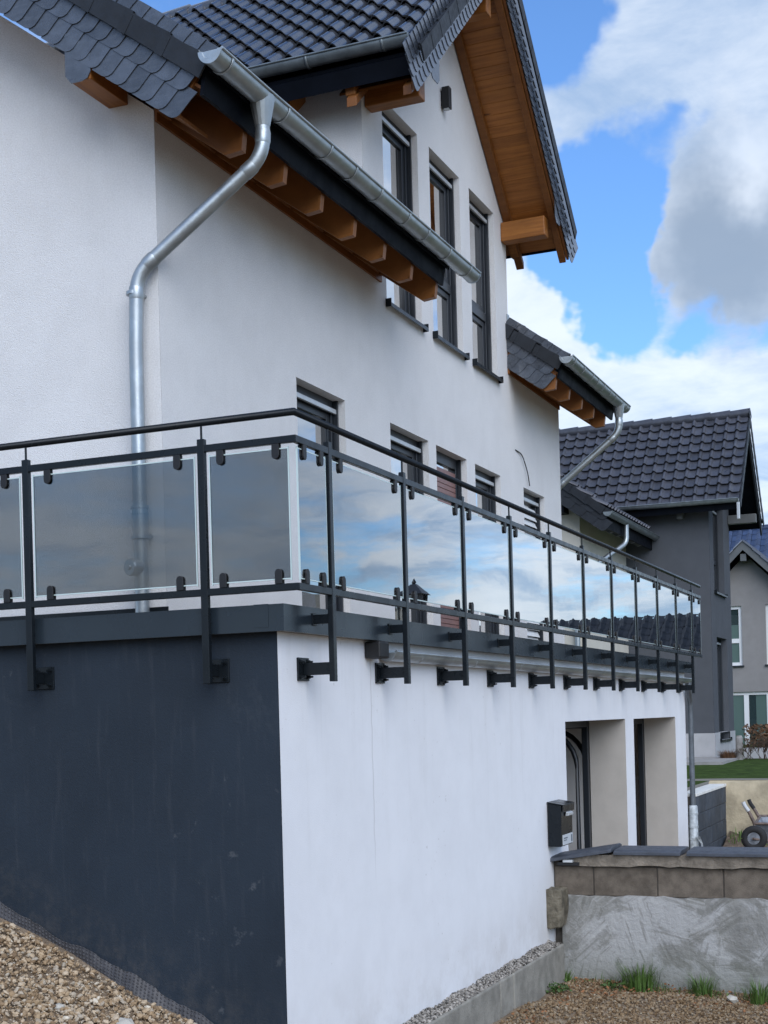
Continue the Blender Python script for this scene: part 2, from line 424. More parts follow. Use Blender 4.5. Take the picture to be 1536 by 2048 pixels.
def inst(name, me, mw, parent, label=None):
    """an alike piece sharing mesh data, placed by a world matrix"""
    o = bpy.data.objects.new(name, me); COL.objects.link(o); o.parent = parent
    if name == 'roof_tile': mw = mw @ Matrix.Rotation(_jr.uniform(-.007, .007), 4, 'X') @ Matrix.Rotation(_jr.uniform(-.008, .008), 4, 'Z') @ Matrix.Translation((0, _jr.uniform(-.004, .004), 0))
    o.matrix_basis = Matrix.Translation(-wloc(parent)) @ mw
    if label: o['label'] = label
    return o


def thing(name, label, cat, loc=(0, 0, 0), group=None):
    o = bpy.data.objects.new(name, None); COL.objects.link(o); o.location = loc; o.empty_display_size = .2
    o['label'] = label; o['category'] = cat
    if group: o['group'] = group
    return o


def tag(o, label, cat, group=None):
    o['label'] = label; o['category'] = cat
    if group: o['group'] = group
    return o


def struct(o, kind='structure'): o['kind'] = kind; return o


def frame(o, x, y, z):
    x, y, z = Vector(x), Vector(y), Vector(z)
    return Matrix(((x.x, y.x, z.x, o[0]), (x.y, y.y, z.y, o[1]), (x.z, y.z, z.z, o[2]), (0, 0, 0, 1)))


def arc(c, a0, a1, r, n, e1, e2):
    c, e1, e2 = Vector(c), Vector(e1), Vector(e2)
    return [c + r * (math.cos(a0 + (a1 - a0) * i / n) * e1 + math.sin(a0 + (a1 - a0) * i / n) * e2) for i in range(n + 1)]


def bend(pts, r, n=6):
    """round the corners of a polyline"""
    P = [Vector(p) for p in pts]; out = [P[0]]
    for a, b, c in zip(P, P[1:], P[2:]):
        d1 = (a - b).normalized(); d2 = (c - b).normalized()
        for i in range(n + 1):
            t = i / n; out.append((1 - t) ** 2 * (b + d1 * r) + 2 * t * (1 - t) * b + t * t * (b + d2 * r))
    return out + [P[-1]]


def facade(mb, x0, x1, z0, z1, holes, y, depth, keep=None):
    """wall sheet facing -Y with holes; the reveals go depth into +Y"""
    xs = sorted({x0, x1, *[h[0] for h in holes], *[h[1] for h in holes]} | ({k for k in keep[0]} if keep else set()))
    zs = sorted({z0, z1, *[h[2] for h in holes], *[h[3] for h in holes]} | ({k for k in keep[1]} if keep else set()))
    for a, b in zip(xs, xs[1:]):
        for c, d in zip(zs, zs[1:]):
            mx_, mz_ = (a + b) / 2, (c + d) / 2
            if any(h[0] < mx_ < h[1] and h[2] < mz_ < h[3] for h in holes): continue
            if keep and not keep[2](mx_, mz_): continue
            mb.quad((a, y, c), (b, y, c), (b, y, d), (a, y, d))


def reveals(mb, h, y, depth, bottom=True):
    x0, x1, z0, z1 = h[:4]
    mb.quad((x0, y, z0), (x0, y + depth, z0), (x0, y + depth, z1), (x0, y, z1))
    mb.quad((x1, y, z0), (x1, y, z1), (x1, y + depth, z1), (x1, y + depth, z0))
    mb.quad((x0, y, z1), (x0, y + depth, z1), (x1, y + depth, z1), (x1, y, z1))
    if bottom: mb.quad((x0, y, z0), (x1, y, z0), (x1, y + depth, z0), (x0, y + depth, z0))


# tile, slate meshes shared by all pieces
def tile_mesh(name, m, w=.215, L=.42, h=.062, flat=False, lift=.048):
    mb = MB(); n = 14
    xs = [w * 1.06 * i / n for i in range(n + 1)]
    def p(x):
        u = x / w
        if flat: return h * math.sin(math.pi * u / .42) if u < .42 else -.004 * math.sin(math.pi * (u - .42) / .64)
        u = u % 1.0
        return h * math.sin(math.pi * u / .5) ** .9 if u < .5 else -.006 * math.sin(math.pi * (u - .5) / .5)
    a = [(x, 0, p(x) + lift) for x in xs]; b = [(x, L, p(x)) for x in xs]; c = [(x, 0, p(x) + lift - .015) for x in xs]
    vs = a + b + c; k = n + 1
    fs = [(i, i + 1, k + i + 1, k + i) for i in range(n)]
    mb.add(vs, fs, True); mb.add(a + c, [(i, k + i, k + i + 1, i + 1) for i in range(n)])
    me = mb.mesh(name); me.materials.append(MAT[m]); return me


def slate_mesh(name, m, w, h, r=.09, t=.006, tilt=.010, lean=0.03):
    """scale-shaped slate: x = along the slope downwards, y = up, z = outwards; the right edge stands proud"""
    pts = [(0, 0), (w - r, 0)] + [(w - r + r * math.sin(a), r - r * math.cos(a)) for a in (R(22), R(45), R(68), R(90))] + [(w + lean * .5, h * .75), (w + lean, h), (lean, h)]
    z = lambda x, y: tilt * max(0, x / w) + tilt * .8 * (1 - y / h)
    mb = MB(); n = len(pts)
    a = [(x, y, z(x, y) + t) for x, y in pts]; b = [(x, y, z(x, y)) for x, y in pts]
    mb.add(a + b, [tuple(range(n))] + [(i, i + n, (i + 1) % n + n, (i + 1) % n) for i in range(n)])
    me = mb.mesh(name); me.materials.append(MAT[m]); fixn(me); return me


def half_gutter(p0, p1, r, outward, th=.004, bead=True, a_extra=0.0):
    """half-round gutter from p0 to p1; outward = horizontal unit vector away from the house"""
    p0, p1, o = Vector(p0), Vector(p1), Vector(outward); mb = MB(); n = 14
    z = Vector((0, 0, 1))
    prof = lambda rr: [math.cos(math.pi + math.pi * i / n) * rr * o * -1 + math.sin(math.pi + math.pi * i / n) * rr * z for i in range(n + 1)]
    A, B = prof(r), prof(r - th)
    # A runs from the outer lip (+o) over the bottom to the back
    vs = [p0 + v for v in A] + [p1 + v for v in A]; k = n + 1
    mb.add(vs, [(i, i + 1, k + i + 1, k + i) for i in range(n)], True)
    vs = [p0 + v for v in B] + [p1 + v for v in B]
    mb.add(vs, [(i, k + i, k + i + 1, i + 1) for i in range(n)], True)
    # back upstand
    b0 = p0 - o * r; b1 = p1 - o * r
    mb.quad(b0, b1, b1 + z * .025 - o * .004, b0 + z * .025 - o * .004)
    if bead: mb.tube([p0 + o * (r + .004) + z * .004, p1 + o * (r + .004) + z * .004], .010, 10)
    return mb


def half_ring(c, axis, r, wid, outward, th=.004, full=False):
    c, ax, o = Vector(c), Vector(axis).normalized(), Vector(outward); z = Vector((0, 0, 1)); n = 14; mb = MB()
    pr = [math.cos(math.pi + math.pi * i / n) * -r * o + math.sin(math.pi + math.pi * i / n) * r * z for i in range(n + 1)]
    pi_ = [v * ((r - th) / r) for v in pr]
    k = n + 1
    vs = [c - ax * wid / 2 + v for v in pr] + [c + ax * wid / 2 + v for v in pr] + [c - ax * wid / 2 + v for v in pi_] + [c + ax * wid / 2 + v for v in pi_]
    fs = [(i, i + 1, k + i + 1, k + i) for i in range(n)] + [(i, 2 * k + i, 2 * k + i + 1, i + 1) for i in range(n)] + [(k + i, k + i + 1, 3 * k + i + 1, 3 * k + i) for i in range(n)]
    mb.add(vs, fs, True); return mb


def half_cap(c, r, out_ax, outward):
    """closed stop end of a gutter, with a raised semicircular rib"""
    c, o, z, a = Vector(c), Vector(outward), Vector((0, 0, 1)), Vector(out_ax); mb = MB(); n = 16
    pr = lambda rr, off: [c + a * off + math.cos(math.pi + math.pi * i / n) * -rr * o + math.sin(math.pi + math.pi * i / n) * rr * z for i in range(n + 1)]
    A = pr(r + .004, 0); B = pr(r + .004, .012); C = pr(r * .70, .012); D = pr(r * .64, .004)
    k = n + 1
    mb.add(A + B, [(i, i + 1, k + i + 1, k + i) for i in range(n)], True)
    mb.add(B + C, [(i, i + 1, k + i + 1, k + i) for i in range(n)])
    mb.add(C + D, [(i, i + 1, k + i + 1, k + i) for i in range(n)])
    mb.add(D, [tuple(range(k))]); return mb


def stones(n, pick, size, name, m, seed, label=None, flat=.7, tris=1):
    """n pebbles as one mesh; pick(rng) -> (x, y, z)"""
    rg = np.random.default_rng(seed)
    t = (1 + 5 ** .5) / 2
    V = np.array([(-1, t, 0), (1, t, 0), (-1, -t, 0), (1, -t, 0), (0, -1, t), (0, 1, t), (0, -1, -t), (0, 1, -t), (t, 0, -1), (t, 0, 1), (-t, 0, -1), (-t, 0, 1)], float); V /= np.linalg.norm(V[0])
    Fc = np.array([(0, 11, 5), (0, 5, 1), (0, 1, 7), (0, 7, 10), (0, 10, 11), (1, 5, 9), (5, 11, 4), (11, 10, 2), (10, 7, 6), (7, 1, 8), (3, 9, 4), (3, 4, 2), (3, 2, 6), (3, 6, 8), (3, 8, 9), (4, 9, 5), (2, 4, 11), (6, 2, 10), (8, 6, 7), (9, 8, 1)])
    C = np.array([pick(rg) for _ in range(n)])
    sz = size[0] + (size[1] - size[0]) * rg.random(n) ** size[2]
    ang = rg.random((n, 3)) * 6.28
    out = np.empty((n, 12, 3))
    for i in range(n):
        cx, sx, cy, sy, cz, sz_ = math.cos(ang[i, 0] * .15), math.sin(ang[i, 0] * .15), math.cos(ang[i, 1] * .15), math.sin(ang[i, 1] * .15), math.cos(ang[i, 2]), math.sin(ang[i, 2])
        Rm = np.array([[cz, -sz_, 0], [sz_, cz, 0], [0, 0, 1]]) @ np.array([[1, 0, 0], [0, cx, -sx], [0, sx, cx]]) @ np.array([[cy, 0, sy], [0, 1, 0], [-sy, 0, cy]])
        p = V * (1 + .30 * (rg.random((12, 1)) - .5)) * np.array([1, .6 + .5 * rg.random(), flat * (.6 + .5 * rg.random())])
        out[i] = (p @ Rm.T) * sz[i] + C[i]
    f = (Fc[None] + (np.arange(n) * 12)[:, None, None]).reshape(-1, 3)
    me = bpy.data.meshes.new(name); me.from_pydata(out.reshape(-1, 3).tolist(), [], f.tolist()); me.update()
    o = link(name, me, m); return o

# ================================================================== THE GROUND
YF = 1.73                                   # plane of the house front
XG, XE = 1.53, 12.34                        # gable walls of the house
GY, GX, GXE = 0.20, 0.129, 12.86            # garage front and sides


def smooth(a, b, x):
    t = min(1, max(0, (x - a) / (b - a))); return t * t * (3 - 2 * t)


def gh(x, y):
    """height of the bare ground in front of the houses"""
    left = -2.70 + .43 * (max(-.5, min(4.5, y)) - .2) + .02 * x * smooth(0, -6, x)
    left = left if y > -.5 else -3.0 - .04 * max(-6, (y + .5))* 0
    mid = -3.15 - .05 * min(3, max(0, -y))
    mid = mid + .10 * smooth(1.2, -.2, abs(y - .05)) * smooth(5.9, 2.5, x)
    k = smooth(.15, 2.2, x)
    z = left * (1 - k) + mid * k
    if x > 5.95: z = -3.02
    return z


gx = [-60, -30, -18, -12, -9, -7] + [-6 + .25 * i for i in range(24)] + [.06, .12, .2] + [.5 + .25 * i for i in range(22)] + [5.9, 5.98, 7, 9, 11, 13, 15.6]
gy = [-60, -30, -14, -9, -6] + [-4 + .2 * i for i in range(43)] + [5.5, 7, 10, 16]
mb = MB(); ny = len(gy)
vs = []
for x in gx:
    for y in gy:
        vs.append((x, y, gh(x, y) + (.025 * math.sin(5 * x + 2.3 * y) * math.sin(3.1 * y - x) if -8 < x < 5.9 else 0)))
mb.add(vs, [(i * ny + j, (i + 1) * ny + j, (i + 1) * ny + j + 1, i * ny + j + 1) for i in range(len(gx) - 1) for j in range(ny - 1)], True)
ground = struct(mb.build('ground', 'soil', fix=False))
# the land around, out to the horizon, with gently rolling far hills
mb = MB()
for (a, b, c, d) in ((-900, -60, -900, 900), (-60, 15.6, -900, -60), (-60, 15.6, 16, 900)):
    mb.quad((a, c, -3.3), (b, c, -3.3), (b, d, -3.3), (a, d, -3.3))
mb.quad((15.6, -900, -3.3), (2000, -900, -3.3), (2000, -40, -3.3), (15.6, -40, -3.3))
mb.quad((70, -40, -2.2), (2000, -40, -2.2), (2000, 900, -2.2), (70, 900, -2.2))
struct(mb.build('terrain', 'far_ground', fix=False))
# raised lawn of the neighbours
mb = MB()
LX = [15.72, 17, 19, 21, 23.2, 26, 30, 36, 44, 55, 70.2]; LY = [-40, -20, -10, -6, -4, -3, -2, -1, 0, .32, 1.2, 2.5, 4, 8, 16, 40]
lz = lambda x: -1.80 + .06 * smooth(15.7, 23, x) - .30 * smooth(26, 60, x)
k = len(LY)
mb.add([(x, y, lz(x) + .015 * math.sin(1.3 * x + y)) for x in LX for y in LY], [(i * k + j, (i + 1) * k + j, (i + 1) * k + j + 1, i * k + j + 1) for i in range(len(LX) - 1) for j in range(k - 1)], True)
mb.quad((12.95, .36, -1.82), (15.72, .36, -1.82), (15.72, 16, -1.82), (12.95, 16, -1.82))
struct(mb.build('lawn', 'lawn', fix=False))
struct(MB().box(20.6, 23.45, .9, 3.2, -1.8, -1.70).build('path', 'stone_path'))

# ================================================================== THE GARAGE
gar = thing('garage', 'flat roofed double garage with white front and dark anthracite side wall under the terrace', 'garage', (GX, GY, -3.0))
D1, D2 = (6.41, 9.06, -3.2, -.785), (9.51, 12.11, -3.2, -.790)
GZ0, GZ1 = -3.4, -.1965
FX_, FY_ = .045, .115
mb = MB(); facade(mb, GX, GXE, GZ0, GZ1, (D1, D2), GY, .415); mb.build('front_wall', 'garage_render', gar, fix=False)
for h in (D1, D2):
    mb = MB(); reveals(mb, h, GY, .415, False); mb.build('door_reveal', 'reveal_render', gar, fix=False)
MB().box(GX, GX + .28, GY + .003, 9, GZ0, GZ1).build('side_wall', 'dark_render', gar, label='anthracite painted garage side wall with chalky streaks')
mb = MB(); mb.box(GXE - .28, GXE - .002, GY + .003, 9, GZ0, GZ1); mb.build('end_wall', 'garage_render', gar)
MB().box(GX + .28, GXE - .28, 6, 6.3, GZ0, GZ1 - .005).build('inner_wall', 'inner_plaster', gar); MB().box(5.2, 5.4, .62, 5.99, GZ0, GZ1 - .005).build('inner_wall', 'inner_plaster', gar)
MB().box(FX_ + .006, GXE + .05, FY_ + .006, 9, -.196, -.0525).build('terrace_slab', 'concrete', gar)
for h in (D1, D2):                              # steel door frames with their tracks, doors pushed up under the ceiling
    x0, x1, z0, z1 = h
    f = MB(); y = GY + .42
    f.box(x0 - .06, x0 + .07, y, y + .07, -3.0, z1 + .05); f.box(x1 - .07, x1 + .06, y, y + .07, -3.0, z1 + .05); f.box(x0 + .07, x1 - .07, y + .002, y + .068, z1 - .08, z1 + .05)
    fo = f.build('door_frame', 'frame_dark', gar, .006)
    for xx in (x0 - .02, x1 - .03):
        tk = MB(); pts = [(xx, y + .14, -3.0), (xx, y + .14, z1 - .55)] + [tuple(p) for p in arc((xx, y + .59, z1 - .55), math.pi, math.pi / 2, .45, 7, (0, 1, 0), (0, 0, 1))] + [(xx, y + 2.6, z1 - .10)]
        tk.tube(pts, .030, 8); tk.build('door_track', 'frame_dark', fo)
    dm = MB()
    for k in range(4): dm.box(x0 + .01, x1 - .01, y + .7 + k * .5, y + 1.19 + k * .5, z1 - .075, z1 - .035)
    dm.build('raised_door', 'frame_grey', gar)
# footing strip along the foot of the front wall, in three lengths
for a, b in ((.20, 3.66), (3.675, 4.02), (4.035, 5.62)):
    MB().box(a, b, .055, .198, -3.45, -2.80).build('footing', 'concrete', gar, .012)
rgx = lambda rg: (1.0 + 4.5 * rg.random(), .075 + .125 * rg.random(), 0)


def chips(rg):
    x = .5 + 5.1 * rg.random(); u = rg.random()
    return (x, .075 + .122 * u, -2.802 + .032 * u ** 1.3 * (.7 + .3 * math.sin(x * 9)) + .008 * rg.random())


o = stones(3800, chips, (.006, .016, 1.5), 'chippings', 'chippings', 5); o['kind'] = 'stuff'; o.parent = gar; o.location = -gar.location
# fascia of the terrace edge: bent metal, two returns, seams
FX, FY, FZ0, FZ1 = .045, .115, -.200, -.048
fas = MB(); t_ = .004
fas.box(FX, GXE + .1, FY, FY + t_, FZ0, FZ1); fas.box(FX, FX + t_, FY + t_, 9, FZ0, FZ1)
fas.box(FX + t_, GXE + .1, FY + t_, FY + .09, FZ1 - t_, FZ1 - .0005); fas.box(FX + t_, FX + .09, FY + .09, 9, FZ1 - t_, FZ1 - .0005)
fas.box(FX + t_, GXE + .1, FY + t_, FY + .025, FZ0 + .0005, FZ0 + t_); fas.box(FX + t_, FX + .025, FY + .025, 9, FZ0 + .0005, FZ0 + t_)
fo = fas.build('fascia', 'fascia_metal', gar, label='blue grey metal fascia along the terrace edge')
MB().box(FX - .003, FX, .21, .30, FZ0 + .025, FZ1 + .002).build('seam_cover', 'fascia_metal', fo)
MB().box(FX - .003, FX, 3.1, 3.2, FZ0 - .001, FZ1 + .002).build('seam_cover', 'fascia_metal', fo)
for xs_ in (4.35, 8.1): MB().box(xs_, xs_ + .12, FY - .003, FY, FZ0 - .001, FZ1 + .002).build('seam_cover', 'fascia_metal', fo)
# slim zinc gutter below the fascia, black outlet box at its near end
gg = half_gutter((1.66, .138, -.272), (GXE - .05, .138, -.287), .055, (0, -1, 0)).build('gutter', 'zinc', gar, fix=False)
for k in range(9): half_ring((2.2 + 1.2 * k, .138, -.273 - .0015 * k), (1, 0, 0), .059, .025, (0, -1, 0)).build('gutter_bracket', 'zinc', gg, fix=False)
half_cap((1.66, .138, -.272), .055, (-1, 0, 0), (0, -1, 0)).build('end_cap', 'zinc', gg, fix=False)
MB().box(1.40, 1.56, .085, .198, -.315, -.206).build('outlet_box', 'black_plastic', gar, .012)
dp = MB(); dp.tube(bend([(GXE - .12, .125, -.33), (GXE - .12, .125, -.42), (GXE + .07, .14, -.60), (GXE + .07, .14, -2.1)], .06), .036, 14); dpo = dp.build('downpipe', 'steel_galv', gar)
sv = MB(); sv.tube([(GXE + .07, .14, -2.02), (GXE + .07, .14, -2.04), (GXE + .07, .14, -2.9)], [.05, .062, .062], 14)
for zz in (-2.12, -2.3, -2.47): sv.tube([(GXE + .07, .14, zz), (GXE + .07, .14, zz - .03)], .068, 14)
sv.build('pipe_sleeve', 'sleeve', dpo)
tw = MB()
for a in (0, 1, 2): tw.tube([(GXE + .0, .09 - .02 * a, -2.45), (GXE + .03 + .03 * a, .03, -2.55), (GXE - .02 + .05 * a, .02, -2.66)], .007, 6)
tw.build('tie_wire', 'sleeve', dpo)

# ================================================================== THE HOUSE
house = thing('house', 'white rendered house with slate clad verges, brown rafters and a tall windowed cross gable', 'house', (XG, YF, 0))
XC, CW0, CW1 = 7.70, 5.375, 10.0                # cross gable: centre line, side walls
LW = [(3.76, 4.79), (5.90, 6.99), (7.225, 8.24), (8.54, 9.52), (10.50, 11.49)]
UW = [(5.90, 6.89), (7.245, 8.235), (8.58, 9.515)]
LH, UZ0, UZ1 = 2.18, 3.35, 5.35
GZ, GM = 7.24, .85                              # underside of the cross-gable roof at the ridge, pitch
holes = [(a, b, -.2, LH) for a, b in LW] + [(a, b, UZ0, UZ1) for a, b in UW]
mb = MB(); facade(mb, XG, XE, -.1, 5.40, holes, YF, .13, ((CW0, CW1), (3.62,), lambda x, z: z < 3.62 or CW0 < x < CW1))
zt = lambda x: GZ + .02 - GM * abs(x - XC)
mb.quad((CW0, YF, 5.40), (CW1, YF, 5.40), (XC + (GZ - 5.40) / GM + .05, YF, 5.40), (XC, YF, GZ + .04), (XC - (GZ - 5.40) / GM - .05, YF, 5.40))
for h in holes: reveals(mb, h, YF, .13)
mb.build('front_wall', 'house_render', house, fix=False)
mb = MB(); mp = .74                             # main roof pitch
MZ = lambda y: 3.58 + mp * (y - YF)             # underside of the main rafters
mb.prism([(XG, YF + .002, -.1), (XG, 7.4, -.1), (XG, 7.4, MZ(7.4)), (XG, YF + .002, MZ(YF))], (.3, 0, 0)); mb.build('gable_wall', 'house_render', house)
mb = MB(); mb.prism([(XE, YF + .002, -.1), (XE, 7.4, -.1), (XE, 7.4, MZ(7.4)), (XE, YF + .002, MZ(YF))], (-.3, 0, 0)); mb.build('gable_wall', 'house_render', house)
MB().box(CW0 + .001, CW0 + .25, YF + .002, 4.2, 3.4, 5.35).build('cheek_wall', 'house_render', house); MB().box(CW1 - .25, CW1 - .001, YF + .002, 4.2, 3.4, 5.35).build('cheek_wall', 'house_render', house)
MB().box(XG - .012, XG, YF - .012, 7.4, -.05, .115).build('plinth', 'anthracite', house, label='dark plinth band along the gable wall')
MB().box(XG + .31, XE - .31, 7.2, 7.4, -.1, 6).build('back_wall', 'house_render', house)


def window(x0, x1, z0, z1, transom=None, kind='glass', sill=False, y=YF, par=house, fm='frame_dark', depth=.11, blind=True):
    """recessed window: outer frame, sashes, panes, shutter end bar and guides"""
    yb = y + depth; f = MB(); w = .07
    f.box(x0 - .004, x0 + w, yb, yb + .07, z0, z1 + .004); f.box(x1 - w, x1 + .004, yb, yb + .07, z0, z1 + .004)
    f.box(x0 + w, x1 - w, yb + .001, yb + .07, z1 - .12, z1 + .004); f.box(x0 + w, x1 - w, yb + .001, yb + .07, z0, z0 + w)
    cuts = [z0 + w, z1 - .12]
    if transom: f.box(x0 + w, x1 - w, yb - .002, yb + .07, transom - .05, transom + .05); cuts = [z0 + w, transom - .05, transom + .05, z1 - .12]
    fo = f.build('window', fm, par, .004)
    gd = MB()
    for xa, s_ in ((x0, 1), (x1, -1)): gd.box(min(xa + s_ * .002, xa + s_ * .028), max(xa + s_ * .002, xa + s_ * .028), yb - .045, yb - .001, z0, z1 - .001)
    gd.build('shutter_guide', fm, fo, .003)
    if blind: MB().box(x0 + .03, x1 - .03, yb - .036, yb - .012, z1 - .125, z1 - .082).build('shutter_bar', 'alu_light', fo, .004)
    for a, b in zip(cuts[::2], cuts[1::2]):
        xa, xb = x0 + w, x1 - w
        if kind == 'glass':
            s_ = MB(); v = .065; ys = yb + .018
            s_.box(xa + .004, xa + v, ys, ys + .05, a + .004, b - .004); s_.box(xb - v, xb - .004, ys, ys + .05, a + .004, b - .004)
            s_.box(xa + v, xb - v, ys + .001, ys + .05, b - v, b - .004); s_.box(xa + v, xb - v, ys + .001, ys + .05, a + .004, a + v)
            s_.build('sash', fm, fo, .004)
            MB().box(xa + v - .005, xb - v + .005, ys + .022, ys + .034, a + v - .005, b - v + .005).build('pane', 'window_glass', fo)
        elif kind == 'brown':
            s_ = MB(); n = int((b - a) / .055)
            for k in range(n): s_.box(xa + .002, xb - .002, yb + .006, yb + .02, a + k * .055, a + k * .055 + .050)
            s_.build('roller_shutter', 'brown_blind', fo, .003, label='closed red brown roller shutter')
            MB().box(xa, xb, yb + .03, yb + .04, a, b).build('pane', 'window_glass', fo)
        else:
            s_ = MB(); n = int((b - a) / .085)
            for k in range(n):
                zz = a + .02 + k * .085
                s_.add([(xa + .01, yb - .020, zz), (xb - .01, yb - .020, zz), (xb - .01, yb + .012, zz + .072), (xa + .01, yb + .012, zz + .072),
                        (xa + .01, yb - .019, zz - .004), (xb - .01, yb - .019, zz - .004), (xb - .01, yb + .013, zz + .068), (xa + .01, yb + .013, zz + .068)],
                       [(0, 1, 2, 3), (7, 6, 5, 4), (0, 4, 5, 1), (3, 2, 6, 7), (0, 3, 7, 4), (1, 5, 6, 2)])
            s_.build('venetian_blind', 'blind_slat', fo, label='silver venetian blind with tilted slats')
            MB().box(xa, xb, yb + .03, yb + .04, a, b).build('pane', 'window_glass', fo)
    if sill:
        si = MB(); si.prism([(x0 - .03, yb + .03, z0 + .012), (x0 - .03, y - .055, z0 - .008), (x0 - .03, y - .055, z0 - .045), (x0 - .03, y - .05, z0 - .045), (x0 - .03, y - .05, z0 - .014), (x0 - .03, yb + .03, z0 + .006)], (x1 - x0 + .06, 0, 0))
        so_ = si.build('sill', 'alu_light' if sill == 'alu' else 'anthracite', fo)
        e = MB()
        for xx in (x0 - .034, x1 + .026): e.box(xx, xx + .01, y - .06, y + .03, z0 - .05, z0 + .03)
        e.box(x0 - .024, x1 + .024, y - .0605, y - .0555, z0 - .05, z0 - .012)
        e.build('sill_end', 'anthracite', fo)
    return fo


for i, (a, b) in enumerate(LW): window(a, b, -.03, LH, None, ('glass', 'glass', 'brown', 'glass', 'slats')[i], blind=i != 2)
for a, b in UW: window(a, b, UZ0, UZ1, 4.08, sill='alu' if a < 8.4 else True)

# ---------------------------------------------------------------- main roof: one eave on each side of the cross gable
nrm = math.hypot(1, mp); SUv = Vector((0, 1, mp)) / nrm; SN = Vector((0, -mp, 1)) / nrm      # up the slope, off the roof
TY0 = 1.02                                       # lower edge of the tiles
TZ = lambda y: MZ(y) + .525                       # top of the battens (lower tile edge)
raft = MB()
y0 = 1.125; c_ = .07
hgt = .25
b0 = Vector((0, 7.3, MZ(7.3) )); bt = Vector((0, y0 + .05, MZ(y0 + .05)))
prof = [Vector((0, 2.4, MZ(2.4))), Vector((0, y0 + .145, MZ(y0 + .145))), Vector((0, y0 + .020, MZ(y0 + .020) + .105)), Vector((0, y0 + .004, MZ(y0 + .004) + .24)), Vector((0, y0 + .004, MZ(y0 + .004) + .30)), Vector((0, 2.4, MZ(2.4) + .30))]
raft.prism([p + Vector((-.03, 0, 0)) for p in prof], (.06, 0, 0)); rme = raft.mesh('rafter'); fixn(rme); rme.materials.append(MAT['wood_s'])
# lighter planed chamfer edge of each tail
ch = MB()
e1, e2, e3 = prof[1], prof[2], prof[3]
for p, q_ in ((e1, e2), (e2, e3)):
    d = (q_ - p); nn = Vector((0, -d.z, d.y)).normalized()
    if nn.y > 0: nn = -nn
    ch.prism([p + nn * .001 + Vector((-.0325, 0, 0)), q_ + nn * .001 + Vector((-.0325, 0, 0)), q_ - nn * .022 + Vector((-.0325, 0, 0)), p - nn * .022 + Vector((-.0325, 0, 0))], (.065, 0, 0))
ch.prism([prof[0] + Vector((-.032, 0, -.001)), prof[1] + Vector((-.032, 0, -.001)), prof[1] + Vector((-.032, 0, .016)), prof[0] + Vector((-.032, 0, .016))], (.064, 0, 0))
cme = ch.mesh('rafter_edge'); fixn(cme); cme.materials.append(MAT['wood_edge'])
TME = tile_mesh('roof_tile', 'roof_tile', .225)
EXP = .345
SLM = slate_mesh('slate', 'slate', .168, .225, r=.075)
SLT = slate_mesh('slate_top', 'slate', .168, .20, r=.07)
EDGE = MB()                                      # a verge tile: a flat lap and a skirt folded over the edge
EDGE.obox((.0, .21, .012), (.012, 0, 0), (0, .21, 0), (0, 0, .008)); EDGE.obox((-.012, .20, -.052), (.009, 0, 0), (0, .205, .012), (0, 0, .070)); EDGE.obox((-.018, .36, -.052), (.006, 0, 0), (0, .035, .002), (0, 0, .066))
EME = EDGE.mesh('verge_tile'); fixn(EME); EME.materials.append(MAT['slate_dark'])
EMR = EME.copy()
for v in EMR.vertices: v.co.x *= -1
fixn(EMR)


